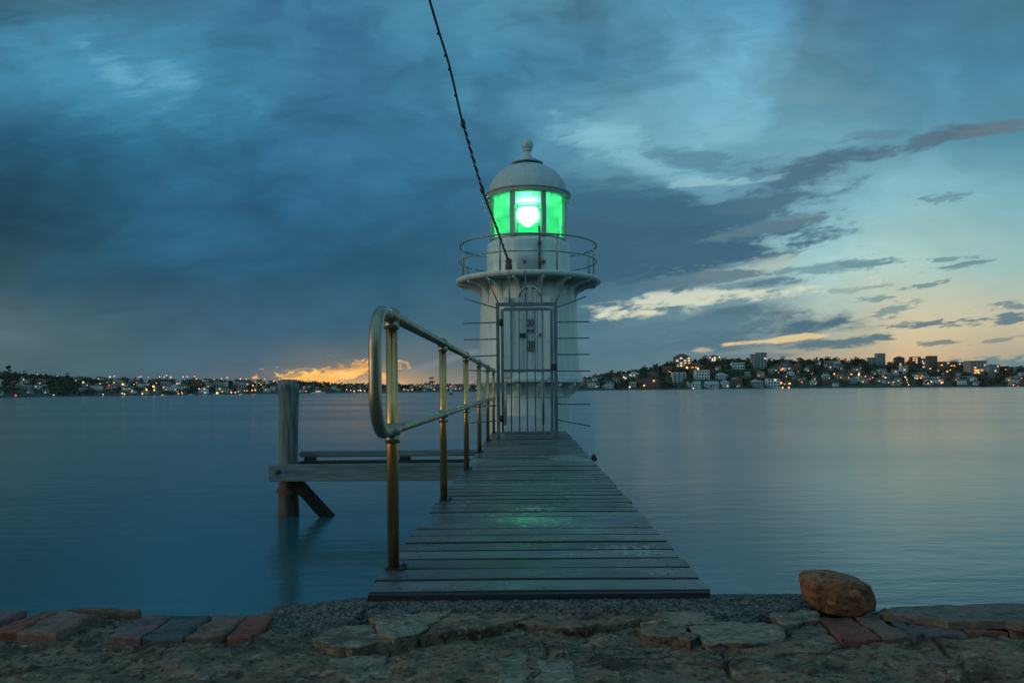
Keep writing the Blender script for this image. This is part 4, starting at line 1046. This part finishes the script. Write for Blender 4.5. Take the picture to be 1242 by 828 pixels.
def put_house(px, py, side, sc, rnd):
    p, t = hill(px, py); d = p.y; i = rnd.choice(range(len(PR)) if side == 'right' else [0,0,1,2,4,5,5,6,7,3])
    s_ = sc*d/F*9/5.2
    for (a, b) in occ:
        if abs(a-px) < 5.5 and abs(b-py) < 2.3: return
    for (x0, x1, y0, y1, dd) in boxes[:31]:
        if x0-5 < px < x1+5 and y0-2 < py < y1+6: return
    occ.append((px, py)); h_ = 3.2*s_*F/d
    boxes.append((px-5*sc, px+5*sc, py-h_-2, py+.5, d))
    pr, nm, used = PR[i]
    lb = ('small %s on the %s far shore' % (nm, side)); gp = nm+'s on the '+side+' far shore'
    loc = (p.x, p.y+2, p.z); rz = rnd.uniform(-.35,.35); s3 = (s_*rnd.uniform(.85,1.25), s_, s_*rnd.uniform(.85,1.15))
    if not used:
        pr.location = loc; pr.rotation_euler = (0,0,rz); pr.scale = s3; pr['label'] = lb; pr['group'] = gp; PR[i][2] = True
    else: dup(pr, loc, rz, s3, lb, gp)
rnd = random.Random(3)
for k in range(330):
    px = rnd.uniform(-25, 600); ysh = lerp([(0,482),(110,480),(230,478.5),(340,477),(440,475.5),(600,474)], px); ysk = lerp(SK, px)
    if px < 110 and rnd.random() < .65: continue
    py = ysh-.6-(ysh-ysk)*rnd.random()**.9
    put_house(px, py, 'left', rnd.uniform(.55,.95)*(1 if px < 300 else .8), rnd)
for k in range(420):
    px = rnd.uniform(702, 1262); ysh = lerp([(700,473),(800,471.8),(960,470.2),(1242,468.6)], px); ysk = lerp(SK, px)
    py = ysh-.8-(ysh-ysk-1)*rnd.random()
    put_house(px, py, 'right', rnd.uniform(.6,1.05), rnd)

# lamps
def lampmat(n, c_, s_): return emit(n, c_, s_)
LMT = {'o': lampmat('lamp_orange', (1,.34,.07), 2.6), 'y': lampmat('lamp_yellow', (1,.56,.13), 2.6), 'w': lampmat('lamp_white', (1,.60,.32), 1.9), 'r': lampmat('lamp_red', (1,.06,.08), 1.5)}
LN = {'o': 'orange', 'y': 'yellow', 'w': 'warm white', 'r': 'red'}
lampP = {}
def lamp_at(px, py, c_, r=1.0, label=None):
    if px < 640 and c_ == 'w': r *= .85
    side = 'left' if px < 640 else 'right'
    p, t = hill(px, py+2.0); d = p.y-1.5
    for (x0, x1, y0, y1, dd) in boxes:
        if x0-.5 < px < x1+.5 and y0-1 < py < y1 and dd-2 < d: d = dd-4
    q = P(px, py+1.0, d); q.z = max(q.z, .6)
    key = c_
    gl = '%s street lamps on the %s far shore' % (LN[c_], side)
    lb = label or 'small %s street lamp glowing on the %s far shore' % (LN[c_], side)
    s_ = r*d/F
    if key not in lampP:
        T = thing('street_lamp', lb, 'street lamp', tuple(q), gl if not label else None)
        mb = MB(); mb.ball((0,0,0), .74, n=6); mb.build('lamp', LMT[c_], T, True)
        mb = MB(); mb.tube([(0,0,-4.5),(0,0,-.8)], .10, 5); mb.build('pole', M['black'], T, True)
        T.scale = (s_,)*3; lampP[key] = T
    else:
        T = dup(lampP[key], tuple(q), 0, s_, lb, gl)
        if label: del T['group']
Z3 = [(0,110,'o'),(70,126,'y',1.9),(55,131,'y',1.2),(155,157,'o',.8),(190,138,'o',1.1),(245,124,'w'),(230,148,'o'),(262,151,'o',1.5),(288,153,'o',1.3),(372,136,'w',1.1),(437,185,'w',1.1),(545,175,'y',1.2),(605,172,'o',1.3),(612,155,'w'),(655,185,'y',.8),(705,188,'o',1.3),(715,195,'r',1.0),(745,190,'o'),(720,140,'w',1.2),(748,135,'w'),(805,188,'y',1.5),(800,248,'w',1.2),(815,252,'y'),(865,230,'w'),(877,190,'o'),(910,140,'w'),(925,138,'w',.8),(970,145,'w'),(970,195,'y',1.2),(960,225,'y',1.2),(1005,202,'y',1.6),(1010,226,'y',1.1),(1025,180,'w',.8),(1045,206,'o',1.3),(1070,208,'o'),(1075,140,'w'),(1045,140,'w'),(1110,170,'o',1.2),(1120,145,'w'),(1160,185,'w'),(1210,180,'o'),(1225,200,'o'),(1200,140,'w'),(675,257,'w',1.0),(932,258,'w',1.1),(352,275,'w',1.0),(570,195,'w',.7),(1165,235,'w',1.1),(1190,240,'o',.8)]
for a in Z3: lamp_at(a[0]/5.4, 430+a[1]/5.4, a[2], (a[3] if len(a) > 3 else .9))
lamp_at(103/5.4, 430+277/5.4, 'r', 1.5, 'single red light at the waterline of the left shore')
Z4 = [(10,120,'w'),(35,130,'o'),(35,155,'o'),(70,170,'w'),(110,130,'w'),(135,128,'w'),(118,165,'o'),(135,180,'w'),(145,205,'o',1.2),(180,125,'w'),(190,140,'y'),(205,200,'y'),(237,203,'o'),(220,175,'y'),(230,152,'w'),(70,215,'o',1.1),(105,238,'w'),(82,238,'o'),(298,145,'w',.8),(340,140,'w'),(375,133,'w',1.1),(405,185,'w',1.2),(400,222,'o',1.2),(425,222,'w',1.1),(315,233,'y',1.7),(480,212,'w'),(495,212,'w'),(510,211,'o'),(525,210,'o',1.1),(545,208,'o',1.2),(570,205,'w'),(530,180,'o',1.1),(555,175,'o'),(455,140,'w',1.1),(490,140,'w'),(580,175,'w'),(600,140,'w',.8),(655,155,'w',1.1),(690,145,'w'),(850,215,'w'),(840,155,'o',.8),(1095,205,'o'),(1120,210,'w'),(1140,215,'w',1.1),(1165,210,'w'),(1180,210,'o',1.1),(1205,213,'w',1.2),(1230,215,'o'),(880,155,'w',.7)]
for a in Z4: lamp_at(200+a[0]/4.968, 430+a[1]/4.968, a[2], (a[3] if len(a) > 3 else .85))
for x, y, c_ in ((490,471,'o'),(495,472,'w'),(500,471.5,'o'),(506,471,'w'),(518,472,'o'),(527,471.5,'w'),(535,472,'o'),(560,470,'o'),(572,469,'w')): lamp_at(x, y, c_, .8)
ZA = [(635,155,'y',1.9),(695,160,'y',1.5),(405,250,'o',1.4),(1130,180,'r',1.1),(1150,160,'o',1.2),(1230,180,'w',1.3),(670,268,'w',1.0),(190,208,'o'),(1010,215,'w',.9),(760,100,'w'),(785,100,'w',1.2),(810,98,'w',1.1),(295,205,'y',.9),(350,195,'w',.8),(990,215,'w',.9)]
for a in ZA: lamp_at(690+a[0]/4.436, 410+a[1]/4.436, a[2], (a[3] if len(a) > 3 else .9))
lamp_at(690+326/4.436, 410+257/4.436, 'w', 1.8, 'bright white lamp at the waterline near the lighthouse')
for k, (x, y) in enumerate(((1143,236),(1187,240))): lamp_at(690+x/4.436, 410+y/4.436, 'o', 1.7, ('left one','right one')[k]+' of the two tall orange lamps on the right waterline')
for k, (x, y) in enumerate(((1150,262),(1183,264))): lamp_at(690+x/4.436, 410+y/4.436, 'o', 1.3)
ZB = [(35,175,'w',1.2),(148,170,'o'),(228,185,'o',1.1),(318,188,'w'),(358,190,'y',1.9),(395,200,'o'),(420,214,'r',1.1),(432,205,'o',1.2),(490,197,'o',1.4),(502,206,'w',1.1),(608,203,'w',1.2),(616,216,'w'),(660,208,'y'),(672,212,'w',1.2),(692,208,'o',1.1),(730,237,'w'),(747,228,'w',1.1),(805,232,'o',1.4),(800,236,'w'),(780,170,'o',1.4),(833,175,'o',1.5),(848,165,'o'),(925,170,'o',1.2),(990,170,'o',1.3),(998,178,'o',1.1),(1135,155,'o',1.2),(1145,162,'o',.9),(1181,155,'o',1.2),(545,230,'w'),(626,244,'w'),(1210,250,'r',.9),(1185,245,'o',.8),(905,155,'o'),(700,120,'w'),(720,135,'w',.8),(540,160,'w',.8),(1100,208,'w',.8)]
for a in ZB: lamp_at(960+a[0]/4.404, 410+a[1]/4.404, a[2], (a[3] if len(a) > 3 else .85))

# trees
LEAF = [surf('leaves_dark', (.030,.042,.026), (.048,.060,.034), .6, rough=.8, bstr=0), surf('leaves_mid', (.040,.050,.030), (.064,.072,.042), .6, rough=.8, bstr=0)]
BARK = surf('bark', (.05,.04,.03), (.08,.065,.05), 3, bstr=0)
def crown_mb(mb, c_, w, h, n, rnd, lo=.07, hi=.15):
    lobes = [(Vector((rnd.uniform(-.5,.5)*w, rnd.uniform(-.4,.4)*w, h*rnd.uniform(.35,.85))), rnd.uniform(.25,.42)*w) for _ in range(5)]
    for i in range(n):
        l, r = rnd.choice(lobes)
        dv_ = Vector((rnd.gauss(0,1), rnd.gauss(0,1), rnd.gauss(0,1))).normalized()*r*rnd.uniform(.55,1.05)
        p = c_+l+Vector((dv_.x, dv_.y, dv_.z*.75)); s_ = w*rnd.uniform(lo, hi)
        a = Vector((rnd.gauss(0,1), rnd.gauss(0,1), rnd.gauss(0,1))).normalized(); b = a.orthogonal().normalized()*s_; c2 = a.cross(b).normalized()*s_*rnd.uniform(.6,1)
        mb.add([p-b-c2*.4, p+c2, p+b-c2*.5, p-c2], [(0,1,2,3)], rnd.randrange(2))
rt_ = random.Random(11)
TP = []
KINDS = [('broad dark tree', 1.0, .62), ('tall upright tree', .62, .8), ('low spreading tree', 1.35, .5), ('rounded tree', .85, .6)]
for nm, wk_, hk in KINDS:
    T = thing('tree', nm, 'tree', (0,-400,-40))
    mb = MB(); mb.tube([(0,0,-.1),(.02,0,.35),(0,.02,.7)], [.045,.032,.012], 6)
    mb.tube([(0,0,.3),(.18*wk_,0,.6)], [.02,.008], 5); mb.tube([(0,0,.36),(-.17*wk_,.05,.62)], [.02,.008], 5); mb.build('trunk', BARK, T, True)
    mb = MB(); crown_mb(mb, Vector((0,0,.15)), .5*wk_+.15, .95, 170, rt_); mb.build('crown', LEAF, T, True)
    TP.append([T, nm, False])
def put_tree(px, py, hpx, i, label, group=None):
    p, t = hill(px, py); s_ = hpx*p.y/F
    for (x0, x1, y0, y1, dd) in boxes:
        if p.y < dd and x0-1 < px < x1+1 and y0 < py and py-hpx < y1-1 and not (py-hpx > y1-2): return False
    T, nm, used = TP[i]
    loc = (p.x, p.y, p.z-.05); rz = rt_.uniform(0, 6.28)
    if not used:
        T.location = loc; T.rotation_euler = (0,0,rz); T.scale = (s_,)*3; T['label'] = label; TP[i][2] = True
        if group: T['group'] = group
        return True
    d_ = dup(T, loc, rz, s_, label, group)
    if group is None and 'group' in d_: del d_['group']
    return True
put_tree(12, 455, 11.5, 3, 'big dark rounded tree standing above the yellow lights at the left edge')
put_tree(30, 456, 7, 1, 'tall thin tree just right of the big rounded tree on the left skyline')
put_tree(82, 460, 8, 1, 'lone upright tree on the left skyline above the dark wood')
put_tree(524, 469.5, 12, 1, 'tall tree on the low shore behind the second handrail post')
put_tree(808, 449, 10, 2, 'flat topped spreading tree left of the brown brick apartment block')
for k in range(150):
    left = k < 60
    px = rt_.uniform(-20, 600) if left else rt_.uniform(700, 1260)
    ysk = lerp(SK, px); ysh = lerp([(0,482),(110,480),(230,478.5),(340,477),(440,475.5),(600,474),(700,473),(800,471.8),(960,470.2),(1242,468.6)], px)
    py = ysk+1 if rt_.random() < .55 else ysk+(ysh-ysk)*rt_.random()
    i = rt_.randrange(4); side = 'left' if left else 'right'; hp = rt_.uniform(4,6.5) if left else rt_.uniform(5.5,9.5)
    put_tree(px, py, hp, i, '%s among the houses on the %s far shore' % (TP[i][1], side), '%ss on the %s far shore' % (TP[i][1], side))
mb = MB(); cnt = 0
for k in range(6500):
    r_ = rt_.random()
    px = rt_.uniform(-140, 640) if r_ < .45 else rt_.uniform(660, 1420)
    if rt_.random() < .15: px = rt_.uniform(-60,115)
    ysk = lerp(SK, px); tt = rt_.random()**.8
    u, _ = unroll(px, 470); d = lerp(D0, u+CX)+LH*tt; p = Vector((u*d/F, d, hillz(u, tt)))
    py = CY-(p.z-CAMZ)*F/d-(px-CX)*.00785
    hpx = rt_.uniform(3.2,5.6) if px < 640 else rt_.uniform(4,8)
    bad = False
    for (x0, x1, y0, y1, dd) in boxes:
        if p.y < dd+1 and x0-1 < px < x1+1 and py > y0+1 and py-hpx < y1-1.8: bad = True; break
    if bad: continue
    s_ = hpx*d/F; crown_mb(mb, p+Vector((0,0,-.15*s_)), s_*rt_.uniform(.9,1.4), s_, 24, rt_, .12, .24); cnt += 1
o = mb.build('woodland', LEAF); kind(o, 'stuff'); o['label'] = 'dark wooded cover over the far hillsides'

# ------------------------------------------------------------------ boats and channel marker
hullm = surf('boat_white_hull', (.62,.63,.62), (.54,.55,.55), 2, bstr=0, rough=.4)
def boat(px, yw, lpx, label, mast=0, lit=False, cabin=True):
    u, v = unroll(px, yw); d = F*CAMZ/(-v); L = lpx*d/F; T = thing('boat', label, 'boat', (u*d/F, d, 0), 'boats moored off the left shore')
    mb = MB(); st = []
    for i in range(9):
        f = i/8; w_ = .16*L*math.sin(PI*(.12+.88*f))**.6 if f < 1 else .005; st.append((f*L-L/2, w_, .10*L*(1+.35*f*f)))
    vs = []
    for x, w_, h in st: vs += [(x,-w_,h),(x,-w_*.55,-.03*L),(x,w_*.55,-.03*L),(x,w_,h)]
    fs = []
    for i in range(8):
        for j in range(3): fs.append((i*4+j, (i+1)*4+j, (i+1)*4+j+1, i*4+j+1))
        fs.append((i*4+3, (i+1)*4+3, (i+1)*4, i*4))
    fs.append((0,1,2,3)); mb.add(vs, fs); clean(mb.build('hull', hullm, T, True))
    if cabin:
        mb = MB(); mb.box((-.3*L,-.1*L,.102*L),(.18*L,.1*L,.24*L), bev=.01*L); cbn = mb.build('cabin', hullm, T, True)
        for i in range(4):
            mb = MB(); x = -.24*L+i*.1*L; mb.box((x,-.106*L,.15*L),(x+.07*L,-.098*L,.21*L)); mb.build('window', WL[(i*2) % 3] if lit else WG, cbn, True)
    if mast: mb = MB(); mb.tube([(0,0,.1*L),(0,0,mast*L)], .012*L, 6); mb.build('mast', hullm, T, True)
boat(387, 477.2, 15, 'lit white ferry lying off the left shore right of the pile', 0, True)
boat(380, 477.6, 8, 'white yacht with a tall mast beside the lit ferry', 1.9)
boat(232, 479.6, 8, 'white motor boat moored off the left shore left of the pile')
boat(292, 478.9, 6, 'small white boat moored beside a yellow shore lamp', 0, True)
boat(262, 479.0, 7, 'white yacht with a short mast among the left moorings', 1.4)
boat(198, 480.2, 8, 'small lit boat furthest left in the moorings', 0, True)
u, v = unroll(547, 478.3); d = F*CAMZ/(-v); k = d/F
T = thing('channel_marker', 'small white channel marker with a red light seen between the handrail posts', 'channel marker', (u*k, d, 0))
mb = MB(); mb.lathe([(2.3*k,-.3),(2.4*k,1.0*k),(1.8*k,1.8*k),(1.0*k,2.2*k)], 16); mb.build('float', M['black'], T, True)
mb = MB(); mb.lathe([(1.0*k,2.201*k),(.75*k,8.5*k),(1.0*k,8.7*k),(1.0*k,9.3*k)], 14); mb.build('tower', hullm, T, True)
mb = MB(); mb.ball((0,0,10.3*k), .85*k, n=8); mb.build('lamp', LMT['r'], T, True)

for i in PR+TP:
    if not i[2]:
        for ch in list(i[0].children): bpy.data.objects.remove(ch)
        bpy.data.objects.remove(i[0])

# ------------------------------------------------------------------ render settings
S.render.engine = 'CYCLES'
S.cycles.use_denoising = True
try: S.cycles.denoiser = 'OPENIMAGEDENOISE'
except Exception: pass
S.cycles.max_bounces = 8; S.cycles.sample_clamp_indirect = 4
S.view_settings.view_transform = 'Standard'; S.view_settings.look = 'None'; S.view_settings.exposure = 0; S.view_settings.gamma = 1; S.view_settings.use_curve_mapping = False
